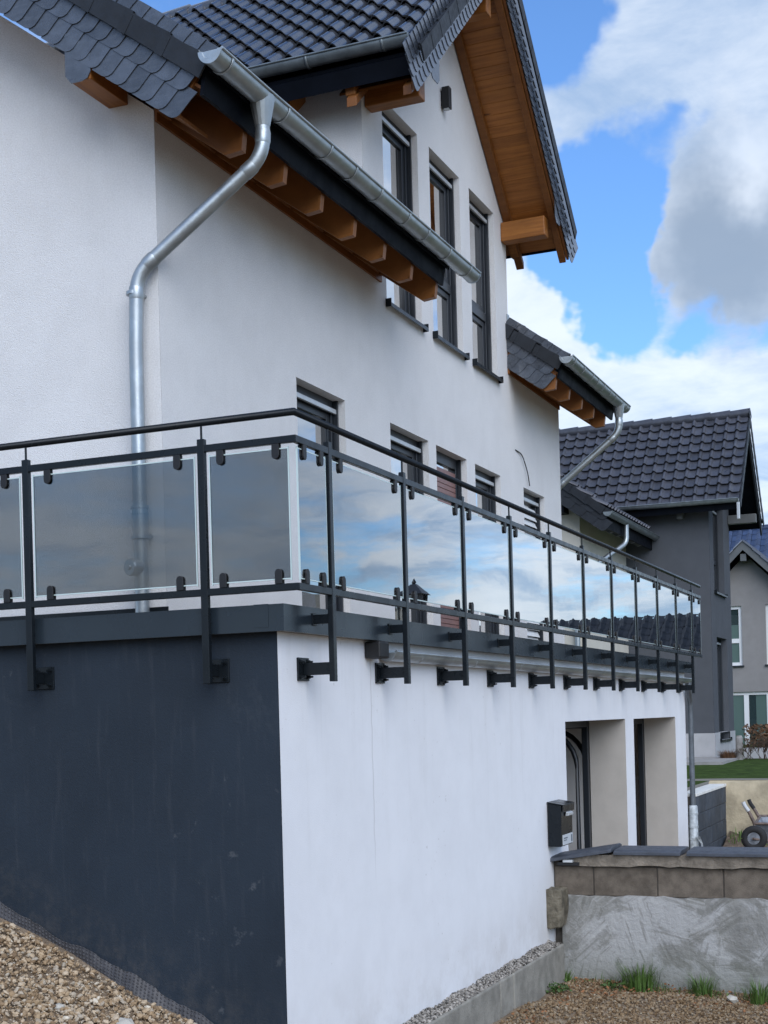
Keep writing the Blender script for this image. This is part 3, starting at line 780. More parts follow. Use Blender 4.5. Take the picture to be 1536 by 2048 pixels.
def main_eave(x0, x1, rxs, gx0, gx1, verge_left, verge_right, top, out_x, pipe, slate_n, stop_y):
    """one stretch of the main roof: deck, boards, rafters, fascia, gutter with outlet, tiles, verge slates"""
    dk = MB(); dk.prism([(x0 + .02, 1.02, MZ(1.02) + .45), (x0 + .02, top, MZ(top) + .45), (x0 + .02, top, MZ(top) + .56), (x0 + .02, 1.02, MZ(1.02) + .56)], (x1 - x0 - .04, 0, 0)); dko = dk.build('roof_deck', 'black_board', house)
    # boarding on top of the rafters
    n = 6
    for k in range(n):
        a, b = 1.10 + k * .14, 1.10 + (k + 1) * .14 - .006
        if a > YF + .1: break
        MB().prism([(x0 + .03, a, MZ(a) + .302), (x0 + .03, b, MZ(b) + .302), (x0 + .03, b, MZ(b) + .325), (x0 + .03, a, MZ(a) + .325)], (x1 - x0 - .06, 0, 0)).build('soffit_board', 'wood_x', house)
    for x in rxs:
        r_ = inst('rafter', rme, Matrix.Translation((x, 0, 0)), house)
        inst('rafter_edge', cme, Matrix.Translation((x, 0, 0)), r_)
    # frieze boards between the rafters on the wall
    MB().box(max(x0, XG) + .002, min(x1, XE) - .002, YF - .022, YF - .001, 3.44 + .06, 3.62).build('frieze_board', 'wood_x', house, .003)
    MB().box(max(x0, XG) + .002, min(x1, XE) - .002, YF - .045, YF - .0225, 3.56, 3.80).build('frieze_board', 'wood_x', house, .003)
    # fascia board, square to the slope
    MB().prism([(x0 + .012, 1.086, 3.375), (x0 + .012, 1.050, 3.60), (x0 + .012, 1.075, 3.60), (x0 + .012, 1.111, 3.375)], (x1 - x0 - .024, 0, 0)).build('fascia_board', 'black_board', house)
    # gutter with collars, stop ends, outlet
    fall = lambda x: 3.575 - .004 * abs(x - out_x) * -1
    g0, g1 = Vector((gx0, .955, fall(gx0))), Vector((gx1, .955, fall(gx1)))
    gm = half_gutter(g0, Vector((out_x, .955, fall(out_x))), .080, (0, -1, 0)); g2 = half_gutter(Vector((out_x, .955, fall(out_x))), g1, .080, (0, -1, 0))
    gm.add(g2.v, g2.f); gm.sm[-len(g2.sm):] = g2.sm
    go = gm.build('gutter', 'zinc', house, fix=False)
    half_cap(g0, .080, (-1, 0, 0), (0, -1, 0)).build('end_cap', 'zinc', go, fix=False); half_cap(g1, .080, (1, 0, 0), (0, -1, 0)).build('end_cap', 'zinc', go, fix=False)
    cols = [gx0 + .16] + [gx0 + (gx1 - gx0) * t for t in (.19, .33, .42, .52, .64, .73, .84, .95)]
    for x in cols:
        if abs(x - out_x) > .16: half_ring((x, .955, fall(x)), (1, 0, 0), .0875, .026, (0, -1, 0)).build('collar', 'zinc', go, fix=False)
    # funnel-shaped outlet
    ou = MB(); zz = fall(out_x); n = 16
    tp = [Vector((out_x + .115 * math.cos(a), .955 + .088 * math.sin(a), zz - .02 - .045 * abs(math.cos(a)) * 0)) for a in [2 * math.pi * i / n for i in range(n)]]
    tp = [Vector((v.x, v.y, zz - .012)) for v in tp]
    bt_ = [Vector((out_x + .052 * math.cos(a), .955 + .052 * math.sin(a), zz - .215)) for a in [2 * math.pi * i / n for i in range(n)]]
    ou.add(tp + bt_, [(i, (i + 1) % n, n + (i + 1) % n, n + i) for i in range(n)], False)
    ou.build('outlet', 'zinc', go)
    pp = MB(); path = bend(pipe, .13, 8); pp.tube(path, .050, 18); po = pp.build('downpipe', 'zinc', house, fix=False)
    for q_ in pipe[1:3]:
        i = min(range(len(path)), key=lambda j: (path[j] - Vector(q_)).length)
        for j in (i - 4, i + 4):
            if 0 < j < len(path) - 1:
                d = (path[j + 1] - path[j]).normalized(); pp = MB(); pp.tube([path[j] - d * .045, path[j] - d * .03, path[j] + d * .03, path[j] + d * .045], [.050, .0535, .0535, .050], 18); pp.build('pipe_joint', 'zinc', po, fix=False)
    # boarding under the verge overhang
    for vx0, vx1, on in ((x0 + .052, XG + .02, x0 < 2), (XE - .02, x1 - .052, x1 > 12)):
        if not on: continue
        for k in range(4):
            xa = vx0 + (vx1 - vx0) * k / 4; xb = vx0 + (vx1 - vx0) * (k + 1) / 4 - .004
            MB().prism([(xa, 1.32, MZ(1.32) + .03), (xa, top, MZ(top) + .03), (xa, top, MZ(top) + .055), (xa, 1.32, MZ(1.32) + .055)], (xb - xa, 0, 0)).build('soffit_board', 'wood_s', house)
    # tiles: the courses at the eave and along the open verge one by one, the rest of the slope in one piece
    rest = MB(); xs = []
    x = x0 + .03
    while x < x1 - .1: xs.append(x); x += .225
    L = (top - TY0) * nrm; nr = int(L / EXP)
    tmv = [v.co.copy() for v in TME.vertices]; tmf = [tuple(p.vertices) for p in TME.polygons]
    for r in range(nr):
        o_ = Vector((0, TY0, TZ(TY0))) + SUv * (r * EXP)
        for c, x in enumerate(xs):
            near = (verge_left and c < 2 and r < 14) or r == 0
            mw = frame((x, o_.y, o_.z), (1, 0, 0), SUv, SN)
            if near and len(rest.v) >= 0: inst('roof_tile', TME, mw, dko)
            else: rest.add([mw @ v for v in tmv], tmf, True)
        for vx, me_ in ((x0, EME), (x1, EMR)):
            if (vx == x0 and verge_left) or (vx == x1 and verge_right):
                inst('verge_tile', me_, frame((vx + (-.02 if vx == x0 else .02), o_.y, o_.z), (1, 0, 0), SUv, SN) @ Matrix.Rotation(R(-3.2), 4, 'X'), dko)
    if rest.v: rest.build('roof_tiling', 'roof_tile', dko, kind='stuff', fix=False)
    # slate cladding of the end facing -X, on a board
    if slate_n:
        ys = stop_y
        q0 = Vector((x0 + .020, 1.30, MZ(1.30) + .006))
        MB().prism([q0, (x0 + .020, ys, MZ(ys) + .006), (x0 + .020, ys, MZ(ys) + .46), q0 + SN * .36], (.03, 0, 0)).build('barge_board', 'wood_s', house)
        for row, (v0, me_) in enumerate(((-.010, SLM), (.165, SLM), (.318, SLT))):
            for k in range(60):
                base = Vector((x0 + .012 - row * .004, 1.27, MZ(1.27))) + SUv * (k * .126 + (.05 if row % 2 else 0)) + SN * (v0 + rnd.uniform(-.003, .003))
                if base.y > ys + .02 or base.y > 3.4: continue
                mw = frame(base + SUv * .168, -SUv, SN, (-1, 0, 0)) @ Matrix.Rotation(rnd.uniform(-.012, .012), 4, 'Z')
                inst('slate', me_, mw, house)


rx = [5.666 - .655 * k for k in range(8)]
main_eave(1.05, 5.74, [x for x in rx if x > 1.3], .93, 6.22, True, False, 5.4, 1.66,
          [(1.66, .955, 3.42), (1.66, .955, 3.16), (1.43, 1.845, 2.42), (1.43, 1.865, 1.9), (1.43, 1.87, -.04)], 24, 9)
main_eave(9.93, 12.82, [9.99 + .64 * k for k in range(5)], 9.80, 13.0, True, True, 5.4, 12.62,
          [(12.62, .955, 3.42), (12.62, .955, 3.16), (12.47, 1.845, 2.42), (12.47, 1.865, 1.9), (12.47, 1.87, .02)], 6, YF)
# sleeve, clamp and cleaning lid of the near downpipe
dpn = [o for o in house.children if o.name.startswith('downpipe')][0]
c = MB(); X, Y = 1.43, 1.867
for z0, z1, r in ((.60, .80, .057), (.585, .605, .066), (.795, .815, .064), (.755, .765, .062)): c.tube([(X, Y, z0), (X, Y, z1)], r, 18)
c.build('pipe_socket', 'zinc', dpn, fix=False)
for zz in (2.28, .60):
    c = MB(); c.tube([(X, Y, zz), (X, Y, zz + .022)], .058, 18); c.tube([(X + .05, Y - .02, zz + .01), (X + .10, Y - .03, zz + .01)], .012, 8); c.tube([(X + .058, Y - .045, zz + .01), (X + .058, Y + .02, zz + .01)], .014, 8); c.build('pipe_clamp', 'zinc', dpn, fix=False)
c = MB(); c.tube([(X - .02, Y + .015, .385), (X - .085, Y + .035, .385)], .058, 18); c.tube([(X - .085, Y + .035, .385), (X - .10, Y + .04, .385)], [.062, .056], 18); c.tube([(X - .10, Y + .04, .385), (X - .112, Y + .043, .385)], [.02, .016], 12)
c.build('cleaning_lid', 'zinc', dpn, fix=False)
# clad head of the purlin below the verge
pu = MB(); pu.prism([(1.06, 1.94, 3.655), (1.06, 2.10, 3.66), (1.06, 2.10, 3.95), (1.06, 1.94, 3.83)], (.48, 0, 0))
puo = pu.build('purlin', 'wood_light_x', house, .006)
pl = MB(); poly = [(1.93, 3.86), (2.13, 4.0), (2.13, 3.70), (2.085, 3.645), (2.0, 3.645), (1.955, 3.66), (1.93, 3.70)]
pl.prism([(1.045, a, b) for a, b in poly], (.008, 0, 0)); pl.build('purlin_slate', 'slate', puo)

# ---------------------------------------------------------------- the cross gable roof
gn = math.hypot(1, GM); YV = 1.045; DE = 2.73    # verge plane, half width at the eaves
GS = lambda d: GZ - GM * d                       # underside at distance d from the ridge
ridge_back = 8.5
for s_ in (-1, 1):
    U = Vector((s_, 0, -GM)) / gn; NN = Vector((s_ * GM, 0, 1)) / gn
    P = lambda d, h=0: Vector((XC + s_ * d, 0, GS(d) + h))
    dk = MB(); pts = [P(0, .28), P(DE, .28), P(DE + .02, .37), P(0, .37)]
    dk.prism([p + Vector((0, YV + .03, 0)) for p in pts], (0, ridge_back - YV, 0)); dko = dk.build('roof_deck', 'black_board', house)
    # soffit boards run along Y
    nb = 26; wd_ = .142
    for k in range(nb):
        d0 = .02 + k * wd_ / gn; d1 = .02 + (k + 1) * wd_ / gn - .005
        if d1 > DE - .10: break
        MB().prism([p + Vector((0, YV + .035, 0)) for p in (P(d0, .05), P(d1, .05), P(d1, .075), P(d0, .075))], (0, YF + .1 - YV - .035, 0)).build('soffit_board', 'wood_y', house, .003)
    # rafters: against the wall and behind the verge
    for ya, yb in ((YF - .11, YF - .012), (YV + .036, YV + .12)):
        MB().prism([p + Vector((0, ya, 0)) for p in (P(.03, -.03), P(DE - .02, -.03), P(DE - .02, .055), P(.03, .055))], (0, yb - ya, 0)).build('barge_rafter', 'wood_s', house, .005)
    # purlins carrying the overhang
    for d in (2.17,):
        x = XC + s_ * d; zb = 5.085
        MB().box(x - .085, x + .085, YV + .13, YF - .002, zb, zb + .235).build('purlin', 'wood_light_y', house, .012)
    MB().box(XC - .08 + s_ * .001, XC + .08, YV + .12, YF - .002, GZ - .42, GZ - .14).build('purlin', 'wood_light_y', house, .012) if s_ > 0 else None
    # eave: fascia, rafters tails, gutter
    fb = MB(); fb.prism([p + Vector((0, YV + .01, 0)) for p in (P(DE - .03, .15), P(DE + .015, .34), P(DE + .04, .34), P(DE - .005, .15))], (0, 7, 0)); fb.build('fascia_board', 'black_board', house)
    for k in range(5):
        yy = YV + .60 + k * .66
        MB().prism([p + Vector((0, yy, 0)) for p in (P(2.2, -.05), P(DE - .18, -.05), P(DE - .06, .06), P(DE - .04, .16), P(2.2, .16))], (0, .10, 0)).build('rafter', 'wood_light_s', house, .008)
    xg_ = XC + s_ * (DE + .085); zg = GS(DE) + .45
    ge = half_gutter((xg_, YV - .0, zg), (xg_, 4.4, zg + .02), .075, (s_, 0, 0)).build('gutter', 'zinc_dull', house, fix=False)
    half_cap((xg_, YV - .0, zg), .075, (0, -1, 0), (s_, 0, 0)).build('end_cap', 'zinc_dull', ge, fix=False)
    for k in range(4): half_ring((xg_, YV + .25 + .75 * k, zg), (0, 1, 0), .0795, .03, (s_, 0, 0)).build('collar', 'zinc_dull', ge, fix=False)
    # tiles
    nrow = int(DE * gn / .335) + 1; e0 = P(DE + .05, .41)
    rest = MB(); tmv = [v.co.copy() for v in TME.vertices]; tmf = [tuple(p.vertices) for p in TME.polygons]
    for r in range(nrow):
        o_ = e0 - U * (r * .335)
        if (o_ - U * .42).x * s_ < XC * s_ - .03 and r > 2: pass
        c = 0; yy = YV + .02
        while yy < (6.0 if s_ < 0 else 3.6):
            # the piece's own x axis runs along the eave; keep normals outwards
            if s_ < 0: mw = frame((o_.x, yy + .225, o_.z), (0, -1, 0), -U, NN)
            else: mw = frame((o_.x, yy, o_.z), (0, 1, 0), -U, NN)
            if (s_ < 0 and yy < 5.3) or c == 0: inst('roof_tile', TME, mw, dko)
            else: rest.add([mw @ v for v in tmv], tmf, True)
            yy += .225; c += 1
        vm = frame((o_.x, YV - .075, o_.z), (0, 1, 0) if s_ > 0 else (0, -1, 0), -U, NN) @ Matrix.Rotation(R(-3.2), 4, 'X')
        inst('verge_tile', EME if s_ > 0 else EMR, vm, dko)
    if rest.v: rest.build('roof_tiling', 'roof_tile', dko, kind='stuff', fix=False)
    # slates on the verge, facing the street
    MB().prism([p + Vector((0, YV - .001, 0)) for p in (P(0, .0), P(DE - .02, .0), P(DE + .03, .30), P(0, .30))], (0, .03, 0)).build('barge_board', 'wood_s', house)
    for row, v0 in enumerate((-.015, .115, .235)):
        k = 0
        while True:
            dd = .05 + k * .122 + (.06 if row % 2 else 0) - .05 * row
            k += 1
            if dd + .15 > DE * gn + .06: break
            b_ = P(0) + U * dd + NN * v0 + Vector((0, YV - .006 - .004 * row, 0))
            mw = frame(b_, U, NN, (0, -1, 0))
            if s_ < 0: mw = frame(b_, U, NN, (0, -1, 0))
            inst('slate', SLM if row < 2 else SLT, mw, house)
    # clad purlin head
    x = XC + s_ * 2.19; pl = MB()
    pl.prism([(x - .12, YV - .012, 5.44 if s_ < 0 else 5.6), (x + .12, YV - .012, 5.6 if s_ < 0 else 5.44), (x + .12, YV - .012, 5.27), (x + .07, YV - .012, 5.215), (x - .07, YV - .012, 5.215), (x - .12, YV - .012, 5.27)], (0, .008, 0)); pl.build('purlin_slate', 'slate', house)
rc = MB()
for k in range(17): rc.tube([(XC, YV - .03 + k * .42, GZ + .40), (XC, YV + .42 + k * .42, GZ + .385)], [.11, .10], 12)
rc.build('ridge_cap', 'roof_tile', house, fix=False)
# flashing stub at the foot of the right cheek
MB().box(CW1 - .06, CW1 + .03, YF - .012, YF - .001, 4.13, 4.24).build('flashing', 'zinc', house)

# ================================================================== THE BALCONY RAILING
rail = thing('balcony_railing', 'anthracite steel railing with tinted glass panels round the terrace edge', 'railing', (0, 0, 0))
HR, HT, HB, HP = 1.0, .850, .0356, -.482
XR = 13.07; YR = 4.2
posts_x = [.450 + 1.2 * i for i in range(10)] + [12.40]
posts_y = [.582, 1.784, 2.986]
mb = MB(); mb.tube([(0, YR, HR), (0, 0, HR), (XR, 0, HR)], .0213, 16); mb.build('handrail', 'anthracite', rail, fix=False)
for nm, z in (('top_rail', HT), ('bottom_rail', HB)):
    h = .020; t = .015
    MB().prism([(-t, YR, z - h), (-t, -t, z - h), (t, t, z - h), (t, YR, z - h)], (0, 0, 2 * h)).build(nm, 'anthracite', rail, .003)
    MB().prism([(-t, -t, z - h), (XR + .03, -t, z - h), (XR + .03, t, z - h), (t, t, z - h)], (0, 0, 2 * h)).build(nm, 'anthracite', rail, .003)
for z in (HT, HB):
    pass


def post(pos, along, out):
    """post with handrail pin, wall bracket and a stay to the fascia; along = rail direction, out = away from the building"""
    p, a, o = Vector(pos), Vector(along), Vector(out); z = Vector((0, 0, 1))
    m = MB(); m.obox(p + z * (.905 + HP) / 2, a * .0225, o * .017, z * (.905 - HP) / 2)
    po = m.build('post', 'anthracite', rail, .003)
    pin = MB(); pin.tube([p + z * .905, p + z * .985], .007, 8); pin.add(*_box(p + z * .880 - o * .0175, a * .012, o * .004, z * .02)); pin.build('handrail_pin', 'anthracite', po)
    gap = .20 if abs(o.y) > .5 else .129
    br = MB(); zc = -.405
    br.obox(p - o * (.017 + (gap - .017 - .012) / 2) + z * zc, a * .012, o * ((gap - .017 - .012) / 2), z * .036)
    br.build('bracket_arm', 'anthracite', po, .003)
    pl_ = MB(); pl_.obox(p - o * (gap - .0065) + z * zc, a * .075, o * .006, z * .068); plo = pl_.build('wall_plate', 'anthracite', po, .003)
    bt = MB()
    for i in (-1, 1):
        for j in (-1, 1):
            c = p - o * (gap - .0125) + z * (zc + j * .044) + a * i * .05
            bt.tube([c, c + o * .006], .016, 10); bt.tube([c + o * .006, c + o * .018], .0105, 6); bt.tube([c + o * .018, c + o * .034], .006, 8)
    bt.build('bolts', 'anthracite', plo, kind='stuff')
    g2 = .115 if abs(o.y) > .5 else .045
    st = MB(); L = g2 - (-.0)
    if abs(o.y) > .5:
        st.obox(p - o * (.017 + (g2 - .019) / 2) + z * -.118, a * .015, o * ((g2 - .019) / 2), z * .027); st.obox(p - o * (g2 - .004) + z * -.118, a * .03, o * .003, z * .036)
        st.build('stay', 'anthracite', po, .002)
    return po


def _box(c, ax, ay, az):
    b = MB(); b.obox(c, ax, ay, az); return b.v, b.f


for x in posts_x: post((x, 0, 0), (1, 0, 0), (0, -1, 0))
for y in posts_y: post((0, y, 0), (0, 1, 0), (-1, 0, 0))


def panel(p0, p1, out):
    p0, p1, o = Vector(p0), Vector(p1), Vector(out); a = (p1 - p0).normalized(); z = Vector((0, 0, 1)); L = (p1 - p0).length
    zb, zt_ = HB + .05, HT - .05
    m = MB(); m.obox((p0 + p1) / 2 + z * (zb + zt_) / 2, a * (L / 2), o * .004, z * (zt_ - zb) / 2); po = m.build('glass_panel', 'balcony_glass', rail)
    e = MB(); w = .0032                     # the ground edges of the pane catch the light
    for q, s_ in ((p0, 1), (p1, -1)): e.obox(q + a * s_ * -w + z * (zb + zt_) / 2, a * w, o * .0045, z * ((zt_ - zb) / 2 + .013))
    for zz in (zb - w, zt_ + w): e.obox((p0 + p1) / 2 + z * zz, a * (L / 2), o * .0045, z * w)
    e.build('glass_edge', 'glass_edge', po)
    ins = .105 if L > .6 else .07
    for q, s_ in ((p0, 1), (p1, -1)):
        for zz, d in ((HT - .02, -1), (HB + .02, 1)):
            c = q + a * s_ * ins + z * zz; cl = MB(); r = .022; poly = [c - a * r, c - a * r + z * d * .062] + [c + z * d * .062 - a * r * math.cos(t) + z * d * r * math.sin(t) for t in (R(30), R(60), R(90), R(120), R(150))] + [c + a * r + z * d * .062, c + a * r]
            for s2 in (-1, 1): cl.prism([v + o * (.006 if s2 > 0 else -.018) for v in poly], o * .012)
            cl.build('glass_clamp', 'black_plastic', po, .002)
    return po


g_ = .052
px_ = [0] + posts_x + [XR + .02]
for a, b in zip(px_, px_[1:]): panel((a + (g_ if a else .030), 0, 0), (b - (g_ if b < 13 else .01), 0, 0), (0, -1, 0))
py_ = [0] + posts_y
for a, b in zip(py_, py_[1:]): panel((0, a + (g_ if a else .042), 0), (0, b - g_, 0), (-1, 0, 0))

# ================================================================== THINGS ON THE TERRACE AND THE WALLS


wl = thing('wall_lamp', 'small black box lamp on the white cross gable wall above the windows', 'wall lamp', (7.71, YF, 5.92))
MB().box(7.665, 7.755, YF - .10, YF - .015, 5.915, 6.145).build('housing', 'black_plastic', wl, .004)
MB().box(7.68, 7.74, YF - .015, YF - .001, 5.95, 6.11).build('mount', 'black_plastic', wl)
MB().box(7.682, 7.738, YF - .085, YF - .03, 5.905, 5.914).build('lens', 'label_white', wl)
cb = MB(); cb.tube(bend([(10.17, YF - .004, 2.60), (10.40, YF - .02, 2.58), (10.52, YF - .03, 2.46), (10.62, YF - .03, 2.36), (10.70, YF - .025, 2.22)], .09), .007, 8)
tag(cb.build('cable', 'black_plastic', None, fix=False), 'loose thin grey cable poking out of the white wall above the silver blind', 'cable')
# mailbox
mbx = thing('mailbox', 'anthracite metal mailbox with a white label on the garage front beside the near door opening', 'mailbox', (5.87, .06, -1.93))
x0, x1, y0, y1, z0, z1 = 5.665, 6.07, .055, .190, -1.925, -1.535
m = MB(); m.prism([(x0, y1, z0), (x0, y0 + .015, z0), (x0, y0 + .008, z1 - .012), (x0, y1, z1 + .01)], (x1 - x0, 0, 0)); m.build('body', 'anthracite', mbx, .006)
m = MB(); m.prism([(x0 - .008, y1 + .004, z1 + .012), (x0 - .008, y0 - .012, z1 - .012), (x0 - .008, y0 - .012, z1 - .004), (x0 - .008, y1 + .004, z1 + .022)], (x1 - x0 + .016, 0, 0)); m.prism([(x0 - .008, y0 - .012, z1 - .012), (x0 - .008, y0 - .007, z1 - .075), (x0 - .008, y0 - .002, z1 - .075), (x0 - .008, y0 - .004, z1 - .012)], (x1 - x0 + .016, 0, 0)); m.build('lid', 'anthracite', mbx, .003)
m = MB(); m.prism([(x0 + .12, y0 - .004, z1 - .075), (x0 + .12, y0 - .03, z1 - .085), (x0 + .12, y0 - .03, z1 - .112), (x0 + .12, y0 + .004, z1 - .118)], (.17, 0, 0)); m.build('handle', 'alu_light', mbx, .004)
lb = MB().box(x0 + .03, x1 - .02, y0 + .006, y0 + .0105, z0 + .012, z0 + .105).build('label', 'label_white', mbx)
m = MB(); m.box(x0 + .06, x0 + .19, y0 + .0035, y0 + .0058, z0 + .068, z0 + .078); m.box(x0 + .06, x0 + .16, y0 + .0035, y0 + .0058, z0 + .050, z0 + .057)
m.box(x1 - .085, x1 - .045, y0 + .0035, y0 + .0058, z0 + .025, z0 + .09); m.build('label_print', 'label_print', lb)

# ================================================================== THE WALL BETWEEN YARD AND DRIVEWAY
rw = thing('block_wall', 'half plastered concrete block wall running out from the garage front', 'wall', (5.95, -.8, -3.3))
BX = 5.845; rg = random.Random(3)
yb = .195; k = 0; w_first = .37
m = MB(); m.box(BX + .012, BX + .30, -3.6, .195, -3.5, -2.06); m.build('core', 'mortar', rw)
while yb > -3.4:
    wdt = w_first if k == 0 else .583
    MB().box(BX + rg.uniform(-.003, .003), BX + .20, yb - wdt + .005, yb - .005, -2.385, -2.118).build('block', 'block', rw, .008)
    yb -= wdt; k += 1
# plaster coat with an uneven top edge
m = MB(); n = 60; top = [(.12 - 3.7 * i / n) for i in range(n + 1)]
zt2 = [-2.385 + .006 * math.sin(7 * y) + .004 * math.sin(23 * y + 1) + rg.uniform(-.006, .006) for y in top]
ft = [(BX - .030 + rg.uniform(-.003, .003), y, z) for y, z in zip(top, zt2)]; bk = [(BX + .02, y, z + .004) for y, z in zip(top, zt2)]; fb = [(BX - .040, y, -2.95) for y in top]; fc = [(BX - .045, y, -3.6) for y in top]
q_ = n + 1
m.add(ft + bk + fb + fc, [(i, i + 1, q_ + i + 1, q_ + i) for i in range(n)] + [(i, i + 1, 2 * q_ + i + 1, 2 * q_ + i) for i in range(n)] + [(2 * q_ + i, 2 * q_ + i + 1, 3 * q_ + i + 1, 3 * q_ + i) for i in range(n)])
m.quad(ft[0], fb[0], fc[0], (BX + .02, top[0], -3.6), bk[0])
m.build('plaster_coat', 'rough_plaster', rw, fix=True)
# levelling bed of concrete under the coping
m = MB(); n = 40; ys = [.02 - 3.6 * i / n for i in range(n + 1)]
A = [(BX - .055 + rg.uniform(-.008, .008), y, -2.005) for y in ys]; B = [(BX - .050 + rg.uniform(-.008, .008), y, -2.105 + rg.uniform(-.012, .008)) for y in ys]; C = [(BX + .3, y, -2.005) for y in ys]; D = [(BX + .02, y, -2.105) for y in ys]
q_ = n + 1
m.add(A + B + C + D, [(i, i + 1, q_ + i + 1, q_ + i) for i in range(n)] + [(i, 2 * q_ + i, 2 * q_ + i + 1, i + 1) for i in range(n)] + [(q_ + i, q_ + i + 1, 3 * q_ + i + 1, 3 * q_ + i) for i in range(n)])
m.quad(A[0], B[0], (BX + .3, ys[0], -2.1), C[0]); m.build('levelling_bed', 'ledge_concrete', rw)


def coping(ya, yb, za, zb, label, dx=0):
    """weathered coping slab, a low ridge along its length; lies loose on the bed"""
    m = MB(); xa, xb = BX - .105 + dx, BX + .36
    pr = [(xa, 0), (xa, .028), (xa + .06, .044), (xb - .06, .052), (xb, .036), (xb, 0)]
    f = lambda y, z: [(x, y, z + h) for x, h in pr]
    a, b = f(ya, za), f(yb, zb); n = 6
    m.add(a + b, [tuple(range(n)), tuple(range(2 * n - 1, n - 1, -1))] + [(i, i + n, (i + 1) % n + n, (i + 1) % n) for i in range(n)])
    return tag(m.build('coping_slab', 'coping_stone', None, .004), label, 'coping slab', 'dark coping slabs on the block wall')


coping(.265, -.365, -2.080, -1.978, 'tilted dark coping slab pushed against the white garage front')
coping(-.385, -.985, -2.001, -2.001, 'level dark coping slab in the middle, next to the tilted one', .01)
coping(-1.04, -2.30, -2.003, -2.003, 'longest dark coping slab at the right edge in front of the wheelbarrow', .005)
t_ = MB().box(BX - .075, BX + .10, -.06, .14, -2.104, -2.075).build('spacer_block', 'black_plastic', None); tag(t_, 'black plastic packer wedged below the tilted coping slab', 'packer')
t_ = MB().box(BX - .092, BX - .02, -.005, .085, -2.074, -2.050).build('sticker_tag', 'label_white', None); tag(t_, 'small white piece of card stuck below the tilted coping slab', 'card')
# rubble stone sticking out of the corner
import bmesh
b = bmesh.new(); bmesh.ops.create_cube(b, size=1); bmesh.ops.subdivide_edges(b, edges=b.edges, cuts=4, use_grid_fill=True)
for v in b.verts:
    c = v.co.copy(); n_ = math.sin(9 * c.x + 3) * math.sin(8 * c.y + 5 * c.z) * .05 + rg.uniform(-.03, .03)
    v.co = c * (1 + n_ - .28 * max(0, c.length - .62)); v.co.x *= .26; v.co.y *= (.20 - .05 * (c.z < 0) * -c.z * 2); v.co.z *= .36
    v.co += Vector((5.70, .155, -2.485))
me = bpy.data.meshes.new('rubble_stone'); b.to_mesh(me); b.free()
tag(link('rubble_stone', me, 'rubble', None, .006), 'rough brown stone sticking out of the corner between garage and block wall', 'stone')

# ================================================================== GROUND COVER IN FRONT


def pick_l(rg):
    while 1:
        y = -1.2 + 4.6 * rg.random(); x = -2.6 + 2.62 * rg.random() ** .75
        return (x, y, gh(x, y) + .012 + .025 * math.sin(5 * x + 2.3 * y) * math.sin(3.1 * y - x) + .02 * rg.random())


o = stones(40000, pick_l, (.004, .024, 3.4), 'gravel', 'gravel', 11); o['kind'] = 'stuff'


def pick_r(rg):
    while 1:
        x = 2.0 + 3.8 * rg.random() ** .8; y = -2.6 + 2.6 * rg.random()
        return (x, y, gh(x, y) + .006 + .025 * math.sin(5 * x + 2.3 * y) * math.sin(3.1 * y - x) + .012 * rg.random())


o = stones(22000, pick_r, (.005, .020, 2.6), 'gravel', 'gravel_dark', 12); o['kind'] = 'stuff'
for i, (x, y, s_, lab) in enumerate(((-.85, 1.85, .075, 'large white stone at the left edge of the gravel'), (-.42, .92, .06, 'white flat stone in the gravel halfway down the black membrane'), (-.30, .66, .05, 'pale stone lying close to the foot of the membrane'),
                                     (-.62, 1.22, .040, 'small pale stone in the middle of the gravel slope'), (5.45, -1.45, .06, 'white stone chip on the ground below the block wall'), (5.62, -.62, .035, 'small white chip below the grass by the block wall'))):
    q_ = stones(1, lambda rg, x=x, y=y: (x, y, gh(x, y) + .03), (s_, s_ * 1.01, 1), 'white_stone', 'white_rock', 40 + i, flat=.55); tag(q_, lab, 'stone', 'white stones on the gravel')
# dimpled membrane along the foot of the dark wall
nu, nv = 840, 28; vs = []
rgm = random.Random(5); top_n = [rgm.uniform(-.006, .006) for _ in range(nu // 8 + 2)]
for i in range(nu + 1):
    y = -.02 + 4.2 * i / nu; tn = top_n[i // 8] * (1 - (i % 8) / 8) + top_n[i // 8 + 1] * (i % 8) / 8
    zt3 = -2.715 + .436 * y + .012 * math.sin(6 * y) + .008 * math.sin(17 * y + 1) + tn
    wd_ = .145 + .02 * math.sin(3.7 * y) + .012 * math.sin(9 * y)
    for j in range(nv + 1):
        v = j / nv
        d = .007 * max(0, math.sin(math.pi * i / 2.5)) * max(0, math.sin(math.pi * j / 2 + .4)) + .010 * math.sin(5.2 * y + v * 2)
        vs.append((GX - .016 - d - .055 * v - .02 * v * math.sin(2.6 * y), y - .02 * v, zt3 - wd_ * v))
m = MB(); m.add(vs, [(i * (nv + 1) + j, (i + 1) * (nv + 1) + j, (i + 1) * (nv + 1) + j + 1, i * (nv + 1) + j + 1) for i in range(nu) for j in range(nv)])
mo = m.build('dimpled_membrane', 'membrane', None, fix=False); tag(mo, 'black dimpled drainage membrane along the foot of the anthracite wall', 'membrane')
sm = mo.modifiers.new('thickness', 'SOLIDIFY'); sm.thickness = .003


